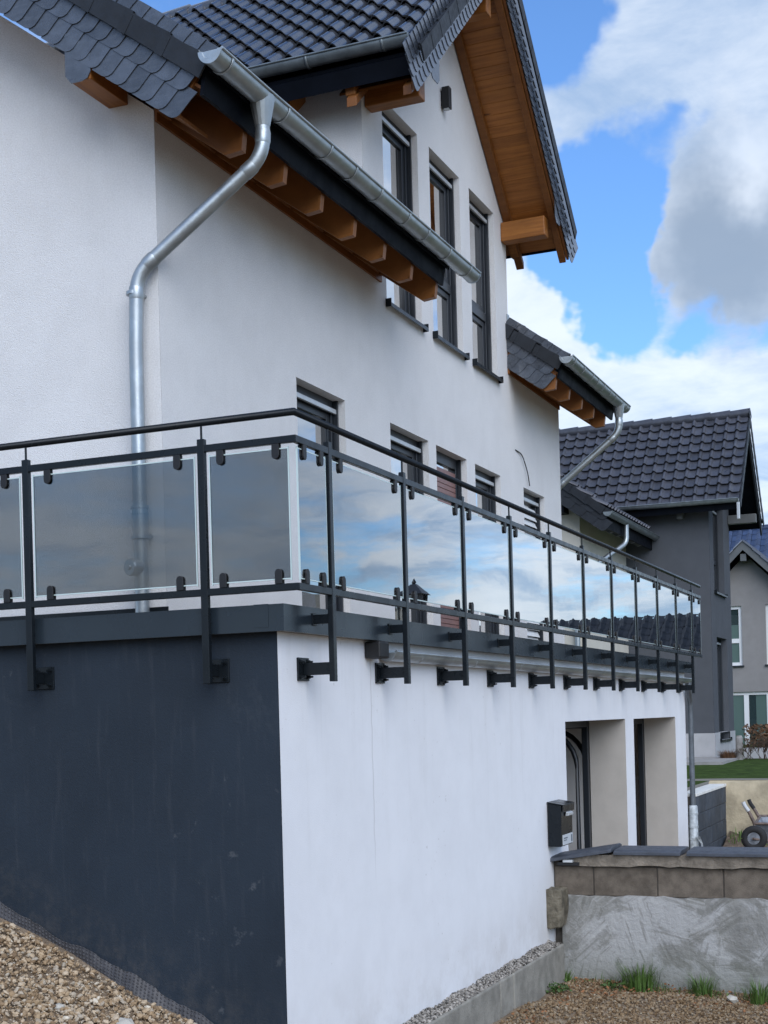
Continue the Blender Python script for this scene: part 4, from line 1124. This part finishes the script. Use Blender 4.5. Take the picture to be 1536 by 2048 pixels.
def blades(mb, rg, x, y, z, n, h, spread, w=.006, droop=.5):
    for _ in range(n):
        a = rg.uniform(0, 6.28); r = spread * rg.random() ** .7; b = Vector((x + math.cos(a) * r * .5, y + math.sin(a) * r * .5, z)); hh = h * rg.uniform(.45, 1.05)
        o_ = Vector((math.cos(a), math.sin(a), 0)) * rg.uniform(.05, .9) * hh * droop + Vector((rg.uniform(-.03, .03), rg.uniform(-.03, .03), 0)); s_ = Vector((-math.sin(a), math.cos(a), 0)) * w * rg.uniform(.6, 1.3)
        p1 = b + o_ * .3 + Vector((0, 0, hh * .55)); p2 = b + o_ + Vector((0, 0, hh * (1 - .25 * rg.random())))
        mb.add([b - s_, b + s_, p1 + s_ * .7, p1 - s_ * .7, p2], [(0, 1, 2, 3), (3, 2, 4)])


def leafs(mb, rg, x, y, z, n, h, spread, s):
    for _ in range(n):
        a = rg.uniform(0, 6.28); r = spread * rg.random() ** .6; c = Vector((x + math.cos(a) * r, y + math.sin(a) * r, z + h * rg.random()))
        u = Vector((rg.uniform(-1, 1), rg.uniform(-1, 1), rg.uniform(-.4, .7))).normalized(); v = u.cross(Vector((rg.uniform(-1, 1), rg.uniform(-1, 1), rg.uniform(-1, 1)))).normalized()
        k = s * rg.uniform(.6, 1.4); mb.add([c - u * k, c + v * k * .5, c + u * k, c - v * k * .5], [(0, 1, 2, 3)])


for x, y, n, h, sp, lab in ((5.62, -.62, 230, .30, .34, 'bushy green grass tuft at the foot of the plastered wall'), (5.60, -1.18, 130, .24, .22, 'narrower grass tuft on the right below the plastered wall'),
                            (5.58, -1.66, 120, .25, .24, 'grass tuft cut off by the right edge below the wall'), (5.66, .06, 45, .15, .09, 'short sparse grass in the corner of footing and plastered wall')):
    m = MB(); blades(m, rg, x, y, gh(x, y) - .01, n, h, sp, .0045, .8); t_ = m.build('grass_tuft', 'grass_blade', None, fix=False); tag(t_, lab, 'grass', 'grass tufts along the block wall')
for x, y, n, sp, lab in ((5.05, -.02, 120, .13, 'low leafy weed beside the end of the concrete footing'), (5.45, -.42, 90, .12, 'low leafy weed left of the bushy grass tuft')):
    m = MB(); leafs(m, rg, x, y, gh(x, y) + .005, n, .07, sp, .02); t_ = m.build('weed', 'weed_leaf', None, fix=False); tag(t_, lab, 'weed', 'weeds on the gravel')
m = MB()
for _ in range(420):
    x = rg.uniform(3.6, 5.75); y = -.03 - abs(rg.gauss(0, .28)) if rg.random() < .4 else rg.uniform(-1.9, .0); x = x if y > -.3 else rg.uniform(5.0, 5.78)
    leafs(m, rg, x, y, gh(x, y) + .012, 1, .03, .01, .016)
mw_ = MB()
for _ in range(170):
    x = 5.76 - abs(rg.gauss(0, .13)); y = rg.uniform(-2.2, .05); blades(mw_, rg, x, y, gh(x, y) - .005, 1, rg.uniform(.05, .16), .02, .004, 1.2)
    if rg.random() < .5: leafs(mw_, rg, x - .05, y, gh(x, y) + .01, 2, .03, .04, .012)
struct(mw_.build('sparse_weeds', 'grass_blade', None, fix=False), 'stuff')
struct(m.build('fallen_leaves', 'dry_leaf', None, fix=False), 'stuff')

# ================================================================== BEYOND THE DRIVEWAY
dw = thing('dark_block_wall', 'low anthracite block retaining wall with a white top beside the garage', 'wall', (14.2, .2, -3.0))
for r in range(5):
    x = 12.96 + (0 if r % 2 else .0); k = 0
    z1 = -1.905 - .25 * r
    ed = [12.955] + [13.25 + .5 * i + (.25 if r % 2 else 0) for i in range(6) if 13.25 + .5 * i + (.25 if r % 2 else 0) < 15.5] + [15.62]
    for a, b_ in zip(ed, ed[1:]): MB().box(a + .004, b_ - .004, .10 + rg.uniform(-.003, .003), .34, z1 - .244, z1).build('block', 'dark_block', dw, .008)
MB().box(12.955, 15.62, .112, .33, -3.2, -1.91).build('core', 'mortar', dw)
MB().box(12.955, 15.62, .09, .35, -1.904, -1.862).build('cap', 'white_cap', dw, .006)
bw = MB(); ys = [.36 - .2 * i for i in range(60)]; n = len(ys)
tp = [(15.63 + rg.uniform(-.012, .012), y, -1.83 + rg.uniform(-.012, .012)) for y in ys]; mdl = [(15.60 + rg.uniform(-.02, .02), y, -2.25) for y in ys]; bt = [(15.56 + rg.uniform(-.02, .02), y, -3.2) for y in ys]; bk = [(15.76, y, -1.815) for y in ys]
bw.add(tp + mdl + bt + bk, [(i, i + 1, n + i + 1, n + i) for i in range(n - 1)] + [(n + i, n + i + 1, 2 * n + i + 1, 2 * n + i) for i in range(n - 1)] + [(i, 3 * n + i, 3 * n + i + 1, i + 1) for i in range(n - 1)], True)
tag(bw.build('retaining_wall', 'concrete_beige', None), 'stained beige concrete retaining wall below the lawn', 'wall')
m = MB(); vs = []
for i in range(30):
    for j in range(12):
        y = .05 - 3.2 * i / 29; u = j / 11; x = 15.55 - 1.6 * u
        vs.append((x, y, -2.62 - .42 * u + .05 * math.sin(4 * y + 3 * u) + rg.uniform(-.03, .03)))
m.add(vs, [(i * 12 + j, i * 12 + j + 1, (i + 1) * 12 + j + 1, (i + 1) * 12 + j) for i in range(29) for j in range(11)]); struct(m.build('soil_bank', 'driveway_soil', None, fix=False))
m = MB()
for _ in range(500):
    y = rg.uniform(-3, 0); x = 15.5 - rg.random() * .5; blades(m, rg, x, y, -2.62 - .25 * (15.55 - x), 1, .16, .04, .008)
struct(m.build('moss_grass', 'grass_blade', None, fix=False), 'stuff')
# wheelbarrow, standing tipped against the bank, tray away from us
wbr = thing('wheelbarrow', 'grey metal wheelbarrow with brown tubular frame and black wheel in the driveway', 'wheelbarrow', (12.2, -.95, -3.02))


def wbt(p):      # local: x to the right along -Y, y away along +X, z up
    return (12.0 + p[1], -.70 - p[0], -2.72 + p[2])


m = MB()
T = [(.10, .05, .52), (.95, .05, .50), (.95, .60, .56), (.10, .60, .58)]; Bo = [(.22, .16, .25), (.80, .16, .25), (.80, .48, .28), (.22, .48, .28)]
m.add([wbt(p) for p in T + Bo], [(4, 5, 6, 7), (0, 1, 5, 4), (1, 2, 6, 5), (2, 3, 7, 6), (3, 0, 4, 7)])
tr_ = m.build('tray', 'barrow_metal', wbr); sm = tr_.modifiers.new('thickness', 'SOLIDIFY'); sm.thickness = .006
m = MB(); m.tube([wbt(p) for p in T + [T[0]]], .018, 8); m.build('rim', 'barrow_tube', tr_)
for y_, dz in ((.06, 0), (.58, .03)):
    m = MB(); m.tube(bend([wbt(p) for p in ((-.03, y_, .76), (.03, y_, .66), (.10, y_, .50 + dz), (.02, y_, .15), (-.06, y_ , -.22))], .05), .022, 8); m.build('handle', 'barrow_tube', wbr)
    m = MB(); m.tube(bend([wbt(p) for p in ((-.045, y_, .80), (-.03, y_, .755), (.02, y_, .68))], .03), .026, 8); m.build('grip', 'label_white' if dz == 0 else 'rubber', wbr)
for y_ in (.1, .5):
    m = MB(); m.tube([wbt(p) for p in ((.70, y_, .24), (.62, y_, -.28), (.95, y_, -.28), (.80, y_, .24))], .018, 8); m.build('leg', 'barrow_tube', wbr)
wh = thing('wheel', '', '', wbt((.30, .02, .02))); del wh['label']; del wh['category']; wh.parent = wbr; wh.location = Vector(wbt((.10, -.08, .34))) - wbr.location
wc = wbr.location + wh.location
ax = Vector((1, 0, 0))
m = MB(); n = 20
for k in range(n):
    pass
ring = [wc + .115 * (math.cos(2 * math.pi * k / n) * Vector((0, 1, 0)) + math.sin(2 * math.pi * k / n) * Vector((0, 0, 1))) for k in range(n + 1)]
m.tube(ring, .052, 10, False); m.build('tyre', 'rubber', wh)
m = MB(); m.tube([wc - ax * .035, wc + ax * .035], .095, 16); m.build('rim', 'barrow_metal', wh)
m = MB(); m.tube([wc - ax * .07, wc + ax * .07], .016, 8); m.build('axle', 'barrow_tube', wh)
for s_ in (-1, 1):
    m = MB(); m.tube([wc + ax * .07 * s_, Vector(wbt((.45, .2 + .1 * s_, .26)))], .016, 8); m.build('fork', 'barrow_tube', wbr)

# ---------------------------------------------------------------- grey neighbour house with a tall bay
nb = thing('neighbour_house', 'dark grey house with a tall gabled bay and black tiled roof beyond the white house', 'house', (23.5, 1.5, -1.8))
NX0, NX1, NY, NYM, NXG = 23.50, 26.30, 1.50, 3.25, 19.50
W1, W2 = (24.02, 25.42, 1.80, 3.72), (24.15, 25.55, -1.36, .84)
m = MB(); facade(m, NX0, NX1, -1.20, 3.9, (W1, W2), NY, .2); NC = 24.90
m.quad((NX0, NY, 3.9), (NX1, NY, 3.9), (NC, NY, 5.3)); [reveals(m, h, NY, .2) for h in (W1, W2)]; m.build('bay_front', 'grey_wall', nb, fix=False)
MB().box(NX0, NX0 + .25, NY + .002, 5.2, -1.20, 3.9).build('bay_side_wall', 'grey_wall', nb); MB().box(NX1 - .25, NX1, NY + .002, 5.2, -1.2, 3.9).build('bay_side_wall', 'grey_wall', nb)
m = MB(); facade(m, NX0 - .02, NX1 + .02, -2.1, -1.202, ((24.15, 25.55, -1.36, -1.2),), NY - .02, .2); m.quad((NX0 - .02, NY - .02, -1.202), (NX1 + .02, NY - .02, -1.202), (NX1 + .02, NY + .1, -1.202), (NX0 - .02, NY + .1, -1.202)); m.build('plinth', 'plinth_grey', nb, fix=False)
MB().box(NX0 - .022, NX0 + .2, NY - .018, 5.2, -2.1, -1.204).build('plinth', 'plinth_grey', nb)
window(W1[0], W1[1], W1[2], W1[3], 2.52, 'glass', True, NY, nb, 'frame_dark', .16); window(W2[0], W2[1], W2[2], W2[3], None, 'glass', True, NY, nb, 'frame_dark', .16)
MB().prism([(NXG, NYM, -2.1), (NXG, 7, -2.1), (NXG, 7, 3.05 + .74 * 3.75), (NXG, NYM, 3.05)], (.3, 0, 0)).build('gable_wall', 'cream_wall', nb)
MB().box(NXG + .3, NX0, NYM, NYM + .3, -2.1, 3.1).build('front_wall', 'cream_wall', nb)
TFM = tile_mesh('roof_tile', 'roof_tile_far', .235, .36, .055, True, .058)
# bay roof, slopes to both sides, ridge running away from the street
NM = 1.12; nn_ = math.hypot(1, NM); ND = NC - NX0 + .42; ZR = 5.62
for s_ in (-1, 1):
    U = Vector((s_, 0, -NM)) / nn_; NN = Vector((s_ * NM, 0, 1)) / nn_
    P = lambda d, h=0: Vector((NC + s_ * d, 0, ZR - NM * d + h)); yv = NY - .68
    dk = MB(); dk.prism([p + Vector((0, yv + .05, 0)) for p in (P(0, -.26), P(ND, -.20), P(ND + .03, -.02), P(0, -.02))], (0, 6.5, 0)); dko = dk.build('roof_deck', 'black_board', nb)
    nrow = int(ND * nn_ / .285) + 1; rest = MB(); tmv = [v.co.copy() for v in TFM.vertices]; tmf = [tuple(p.vertices) for p in TFM.polygons]
    for r in range(nrow):
        o_ = P(ND + .07, .0) - U * (r * .285); yy = yv + .01; c = 0
        while yy < yv + 5.1:
            if s_ < 0: mw = frame((o_.x, yy + .235, o_.z), (0, -1, 0), -U, NN)
            else: mw = frame((o_.x, yy, o_.z), (0, 1, 0), -U, NN)
            if s_ < 0 or c == 0: inst('roof_tile', TFM, mw, dko)
            else: rest.add([mw @ v for v in tmv], tmf, True)
            yy += .235; c += 1
        inst('verge_tile', EME if s_ > 0 else EMR, frame((o_.x, yv - .02, o_.z), (0, 1, 0) if s_ > 0 else (0, -1, 0), -U, NN), dko)
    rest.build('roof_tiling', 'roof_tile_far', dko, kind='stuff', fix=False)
    m = MB(); m.prism([p + Vector((0, yv + .01, 0)) for p in (P(0, -.36), P(ND, -.36), P(ND + .03, -.05), P(0, -.05))], (0, .035, 0)); m.build('barge_board', 'slate_dark', nb)
    xx = NC + s_ * (ND + .1); zz = ZR - NM * ND + .0
    go = half_gutter((xx, yv, zz), (xx, yv + 5, zz + .02), .075, (s_, 0, 0)).build('gutter', 'zinc_dull', nb, fix=False)
    half_cap((xx, yv, zz), .075, (0, -1, 0), (s_, 0, 0)).build('end_cap', 'zinc_dull', go, fix=False)
    if s_ < 0: MB().box(xx - .03, xx + .03, yv - .03, yv + .03, zz - .42, zz - .07).build('rain_spout', 'alu_light', go, .01)
    for k in range(4):
        yy = NY + .5 + k * .95
        MB().box(NC + s_ * (NC - NX0 + .002) + (0 if s_ > 0 else -.22), NC + s_ * (NC - NX0 + .002) + (.22 if s_ > 0 else 0), yy, yy + .12, 3.30, 3.46).build('rafter', 'frame_grey', nb)
    if s_ > 0: MB().box(NC + s_ * 1.30 - .08, NC + s_ * 1.30 + .08, yv + .06, NY - .003, 3.46, 3.66).build('purlin', 'frame_grey', nb, .01)
rc = MB()
for k in range(15): rc.tube([(NC, NY - .72 + k * .42, ZR + .05), (NC, NY - .27 + k * .42, ZR + .04)], [.115, .10], 10)
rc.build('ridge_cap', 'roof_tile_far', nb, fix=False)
# lower main roof in front of the bay with slated verge
NMZ = lambda y: 3.02 + .74 * (y - NYM)
dk = MB(); dk.prism([(NXG - .42, y, NMZ(y) + h) for y, h in ((2.70, .35), (6.2, .35), (6.2, .46), (2.70, .46))], (NX0 - NXG + .42, 0, 0)); dko = dk.build('roof_deck', 'black_board', nb)
MB().prism([(NXG - .40, y, NMZ(y) + h) for y, h in ((2.78, .0), (6.2, .0), (6.2, .42), (2.66, .42))], (.03, 0, 0)).build('barge_board', 'black_board', nb)
for row, v0 in enumerate((0, .17)):
    for k in range(24):
        b_ = Vector((NXG - .412 - .004 * row, 2.80, NMZ(2.80))) + SUv * (k * .25 + .16 + .1 * row) + SN * v0
        inst('slate', slate_f if False else SLD, frame(b_, -SUv * 1.45, SN * 1.05, (-1, 0, 0)), nb) if False else None
SLD = slate_mesh('slate', 'slate_dark', .32, .235)
for row, v0 in enumerate((0, .165)):
    for k in range(16):
        b_ = Vector((NXG - .412 - .004 * row, 2.80, NMZ(2.80))) + SUv * (k * .26 + .18 + .12 * row) + SN * v0
        inst('slate', SLD, frame(b_, -SUv, SN, (-1, 0, 0)), nb)
for r in range(11):
    o_ = Vector((0, 2.66, NMZ(2.66) + .47)) + SUv * (r * .345)
    for c in range(2 if r else 17): inst('roof_tile', TFM, frame((NXG - .40 + c * .235, o_.y, o_.z), (1, 0, 0), SUv, SN), dko)
    inst('verge_tile', EME, frame((NXG - .44, o_.y, o_.z), (1, 0, 0), SUv, SN), dko)
for k in range(6):
    x = NXG + .05 + k * .65
    MB().prism([(x, y, NMZ(y) + h) for y, h in ((3.25, 0), (2.86, 0), (2.78, .08), (2.73, .3), (3.25, .3))], (.09, 0, 0)).build('rafter', 'frame_grey', nb, .006)
MB().box(NXG - .35, NX0, 2.69, 2.715, NMZ(2.7) + .10, NMZ(2.7) + .44).build('fascia_board', 'black_board', nb)
zz = NMZ(2.63) + .42
go = half_gutter((NXG - .45, 2.61, zz), (NX0 - .01, 2.61, zz), .078, (0, -1, 0)).build('gutter', 'zinc_dull', nb, fix=False); half_cap((NXG - .45, 2.61, zz), .078, (-1, 0, 0), (0, -1, 0)).build('end_cap', 'zinc_dull', go, fix=False)
m = MB(); m.tube(bend([(20.6, 2.61, zz - .05), (20.6, 2.61, zz - .42), (19.42, NYM + .05, zz - 1.15), (19.42, NYM + .08, zz - 1.6), (19.42, NYM + .08, -1.9)], .13), .05, 14); m.build('downpipe', 'zinc', nb, fix=False)
MB().prism([(NXG - .40, 3.45, 3.05), (NXG - .40, 3.65, 3.05), (NXG - .40, 3.65, 3.32), (NXG - .40, 3.45, 3.22)], (.4, 0, 0)).build('purlin', 'black_board', nb)

# ---------------------------------------------------------------- pale house further on
fh = thing('far_house', 'taupe house with white framed windows and bluish tiled roof at the right edge', 'house', (40, 3.0, -2.2))
FX, FCY, FZ, FH = 40.0, 3.0, 4.15, 2.6                # gable wall of the wing, its middle, apex, half width
FW = [(3.17, 4.1, .67, 2.57), (1.50, 2.43, .67, 2.57), (1.75, 4.3, -2.05, -.18)]
m = MB()
# gable wall facing the camera side, holes cut by cells
ys = sorted({FCY - FH, FCY + FH, *[h[0] for h in FW], *[h[1] for h in FW]}); zs = sorted({-2.3, 2.85, *[h[2] for h in FW], *[h[3] for h in FW]})
for y0_, y1_ in zip(ys, ys[1:]):
    for z0_, z1_ in zip(zs, zs[1:]):
        my, mz = (y0_ + y1_) / 2, (z0_ + z1_) / 2
        if not any(h[0] < my < h[1] and h[2] < mz < h[3] for h in FW): m.quad((FX, y0_, z0_), (FX, y1_, z0_), (FX, y1_, z1_), (FX, y0_, z1_))
m.quad((FX, FCY - FH, 2.85), (FX, FCY + FH, 2.85), (FX, FCY + 1.30, 2.85), (FX, FCY, FZ + .05), (FX, FCY - 1.30, 2.85))
for y0_, y1_, z0_, z1_ in FW:
    m.quad((FX, y0_, z0_), (FX + .2, y0_, z0_), (FX + .2, y0_, z1_), (FX, y0_, z1_)); m.quad((FX, y1_, z0_), (FX, y1_, z1_), (FX + .2, y1_, z1_), (FX + .2, y1_, z0_))
    m.quad((FX, y0_, z1_), (FX + .2, y0_, z1_), (FX + .2, y1_, z1_), (FX, y1_, z1_)); m.quad((FX, y0_, z0_), (FX, y1_, z0_), (FX + .2, y1_, z0_), (FX + .2, y0_, z0_))
m.build('gable_wall', 'taupe_wall', fh, fix=False)
MB().box(FX + .002, 46, FCY - FH, FCY - FH + .2, -2.3, 1.6).build('side_wall', 'taupe_wall', fh); MB().box(FX + .002, 46, FCY + FH - .2, FCY + FH, -2.3, 1.6).build('side_wall', 'taupe_wall', fh)
for i, (ya, yb, c, d) in enumerate(FW):
    f = MB(); x = FX + .07; w = .10
    f.box(x, x + .07, ya, ya + w, c, d); f.box(x, x + .07, yb - w, yb, c, d); f.box(x + .001, x + .07, ya + w, yb - w, d - w, d); f.box(x + .001, x + .07, ya + w, yb - w, c, c + w)
    if i < 2: f.box(x - .001, x + .07, ya + w, yb - w, c + .72, c + .86)
    else: f.box(x - .001, x + .07, 3.02, 3.17, c + w, d - w); f.box(x - .001, x + .07, 2.36, 2.47, c + w, d - w)
    fo = f.build('window', 'white_frame', fh)
    if i < 2:
        MB().box(x + .03, x + .04, ya + w, yb - w, c + w, c + .72).build('pane', 'curtain_glass', fo); MB().box(x + .03, x + .04, ya + w, yb - w, c + .86, d - .60).build('pane', 'curtain_glass', fo); MB().box(x + .03, x + .04, ya + w, yb - w, d - .60, d - w).build('pane', 'window_glass_far', fo)
        MB().box(FX - .06, FX + .08, ya - .05, yb + .05, c - .05, c - .002).build('sill', 'frame_dark', fo)
    else:
        for p0_, p1_, mt_ in ((3.17, yb - w, 'curtain_glass'), (2.80, 3.02, 'window_glass_far'), (2.47, 2.80, 'curtain_glass'), (ya + w, 2.36, 'window_glass_far')): MB().box(x + .03, x + .04, p0_, p1_, c + w, d - w).build('pane', mt_, fo)
# wing roof: verge boards, tiles of both slopes
for s_ in (-1, 1):
    P = lambda d, h=0, x=0: Vector((x, FCY + s_ * d, FZ + .16 - 1.0 * d + h))
    m = MB(); m.prism([P(0, .05, FX - .55), P(3.0, .05, FX - .55), P(3.0, .26, FX - .55), P(0, .26, FX - .55)], (6, 0, 0)); m.build('roof', 'black_board', fh)
    m = MB(); m.prism([P(0, -.02, FX - .57), P(3.0, -.02, FX - .57), P(3.0, .26, FX - .57), P(0, .26, FX - .57)], (.018, 0, 0)); m.build('barge_board', 'frame_grey', fh)
    m = MB()
    for r in range(12):
        d0 = 3.05 - r * .25
        for c in range(16):
            x = FX - .62 + c * .32
            m.prism([P(d0, .29, x), P(d0, .36, x + .09), P(d0, .29, x + .20), P(d0, .285, x + .315)], P(d0 - .29, -.03) - P(d0, 0))
    m.build('roof_tiling', 'roof_tile', fh, kind='stuff', fix=True)
MB().box(FX - .5, FX - .002, FCY - .09, FCY + .09, FZ - .20, FZ + .02).build('purlin', 'frame_grey', fh)
# main roof across, slope towards the camera side
m = MB(); ex, ez = 40.9, 2.55
for r in range(13):
    for c in range(34):
        y = -1.0 + c * .33; x = ex + r * .25; z = ez + r * .225
        if abs(y + .15 - FCY) < (FZ + .30 - z) - .15: continue
        m.prism([(x, y, z + .03), (x, y + .09, z + .085), (x, y + .19, z + .03), (x, y + .32, z + .025)], (.29, 0, .24))
m.build('roof_tiling', 'roof_tile_blue', fh, kind='stuff')
MB().prism([(ex, -1, ez), (44.2, -1, 5.45), (47.4, -1, ez)], (0, 13, 0)).build('roof', 'black_board', fh)
MB().box(41.4, 47, -.5, 11.5, -2.3, 2.54).build('main_wall', 'taupe_wall', fh)
m = MB()
for c in range(15): m.tube([(44.2, -1 + c * .82, 5.50), (44.2, -.15 + c * .82, 5.49)], [.14, .12], 8)
m.build('ridge_cap', 'roof_tile_blue', fh, fix=False)

# ---------------------------------------------------------------- house across the street: shows as a reflection in the balcony glass
oh = thing('opposite_house', 'low house with a dark tiled roof across the street, mirrored in the far glass panels', 'house', (36, -6, -3.3))
RX0, RX1, RY0, RY1 = 31.5, 40.5, -12.5, -1.6
MB().box(RX0 + .6, RX1 - .6, RY0 + .5, RY1 - .5, -3.3, -1.0).build('wall', 'cream_wall', oh)
zr = 2.05; ze = -1.1
m = MB(); m.prism([(RX0, RY0, ze), (36, RY0, zr), (RX1, RY0, ze)], (0, RY1 - RY0, 0)); m.build('roof', 'black_board', oh)
m = MB(); L = Vector((36 - RX0, 0, zr - ze)); nr = 16
for r in range(nr):
    p = Vector((RX0 - .1, 0, ze + .02)) + L * (r / nr); d = L * (1.12 / nr)
    y = RY0
    while y < RY1 - .3:
        m.prism([p + Vector((0, y, .03)), p + Vector((0, y + .09, .09)), p + Vector((0, y + .19, .03)), p + Vector((0, y + .31, .025))], d); y += .32
m.build('roof_tiling', 'slate_dark', oh, kind='stuff')
for k, (y, z) in enumerate(((-7.2, .3), (-4.6, .2))): MB().box(33.2, 33.9, y, y + .8, z - .3, z + .5).build('roof_light', 'window_glass_far', oh)

# old-fashioned lamp post in the front yard; only its mirror image shows, in the third glass panel
lp = thing('lamp_post', 'dark lamp post with a peaked lantern head, mirrored in the third glass panel', 'street lamp', (9.73, -2.97, -3.02))
lx, ly, lz = 9.73, -2.97, .56
m = MB(); m.tube([(lx, ly, -3.05), (lx, ly, -2.6), (lx, ly, -2.55), (lx, ly, lz)], [.09, .075, .05, .035], 12); m.build('pole', 'frame_dark', lp)
hd = MB(); hd.box(lx - .11, lx + .11, ly - .11, ly + .11, lz, lz + .03); hd.build('lamp_base', 'frame_dark', lp)
m = MB()
for i in (-1, 1):
    for j in (-1, 1): m.prism([(lx + i * .10 - .016, ly + j * .10 - .016, lz + .03), (lx + i * .10 + .016, ly + j * .10 - .016, lz + .03), (lx + i * .10 + .016, ly + j * .10 + .016, lz + .03), (lx + i * .10 - .016, ly + j * .10 + .016, lz + .03)], (i * .02, j * .02, .24))
m.build('cage', 'frame_dark', lp, kind='stuff')
for i in (-1, 1):
    MB().box(lx + i * .108 - .003, lx + i * .108 + .003, ly - .088, ly + .088, lz + .03, lz + .27).build('pane', 'window_glass_far', lp)
    MB().box(lx - .088, lx + .088, ly + i * .108 - .003, ly + i * .108 + .003, lz + .03, lz + .27).build('pane', 'window_glass_far', lp)
m = MB(); e = .17; zz = lz + .27
m.add([(lx - e, ly - e, zz), (lx + e, ly - e, zz), (lx + e, ly + e, zz), (lx - e, ly + e, zz), (lx - .03, ly - .03, zz + .13), (lx + .03, ly - .03, zz + .13), (lx + .03, ly + .03, zz + .13), (lx - .03, ly + .03, zz + .13)],
      [(3, 2, 1, 0), (4, 5, 6, 7), (0, 1, 5, 4), (1, 2, 6, 5), (2, 3, 7, 6), (3, 0, 4, 7)])
m.build('lamp_roof', 'frame_dark', lp)
m = MB(); m.tube([(lx, ly, zz + .13), (lx, ly, zz + .15), (lx, ly, zz + .17), (lx, ly, zz + .20)], [.02, .032, .022, .004], 10); m.build('finial', 'frame_dark', lp)

# ---------------------------------------------------------------- planting at the edge of the lawn
m = MB(); m.tube([(22.7, .885, -1.78), (22.7, .885, -1.30), (22.7, .885, -1.25)], [.075, .072, .05], 12, smooth=False); tag(m.build('stone_post', 'post_stone', None, .006), 'short grey stone post between lawn and grey house', 'post')
m = MB(); blades(m, rg, 22.72, 1.11, -1.74, 420, .24, .34, .006, 1.5); tag(m.build('ornamental_grass', 'hedge_brown', None, fix=False), 'brown ornamental grass left of the stone post', 'plant')


def shrub(x, y, z, n, h, sp, name, mt, label, depth=3, th=.012):
    m = MB()
    def grow(p, d, L, lv):
        q_ = p + d * L; m.tube([p, (p + q_) / 2 + Vector((rg.uniform(-.04, .04), rg.uniform(-.04, .04), 0)) * L, q_], [th * .75 ** (3 - lv), th * .6 * .75 ** (3 - lv), th * .5 * .75 ** (3 - lv)], 5, False)
        if lv:
            for _ in range(3): grow(q_ - d * L * rg.uniform(0, .5), (d + Vector((rg.uniform(-.9, .9), rg.uniform(-.9, .9), rg.uniform(-.1, .5)))).normalized(), L * .62, lv - 1)
    for _ in range(n): grow(Vector((x + rg.uniform(-.15, .15), y + rg.uniform(-.15, .15), z)), Vector((rg.uniform(-sp, sp), rg.uniform(-sp, sp), 1)).normalized(), h * .45, depth)
    return tag(m.build(name, mt, None, fix=False), label, 'shrub')


shrub(22.75, .72, -1.74, 6, .50, .9, 'bare_shrub', 'twig', 'bare shrub of thin twigs right of the stone post', th=.008)
shrub(22.8, .36, -1.74, 8, .62, .9, 'bare_shrub', 'twig', 'taller bare shrub at the right edge of the lawn', th=.008)
m = MB(); leafs(m, rg, 33.5, 1.55, -2.0, 1700, .85, .75, .05); shb = m.build('hedge', 'hedge_brown', None, fix=False); tag(shb, 'reddish brown bush in front of the patio doors', 'bush')
m = MB(); m.box(23.6, 23.8, -4.0, .93, -2.0, -1.53); tag(m.build('garden_wall', 'plinth_grey', None, .01), 'low pale garden wall behind the bare shrubs', 'wall')
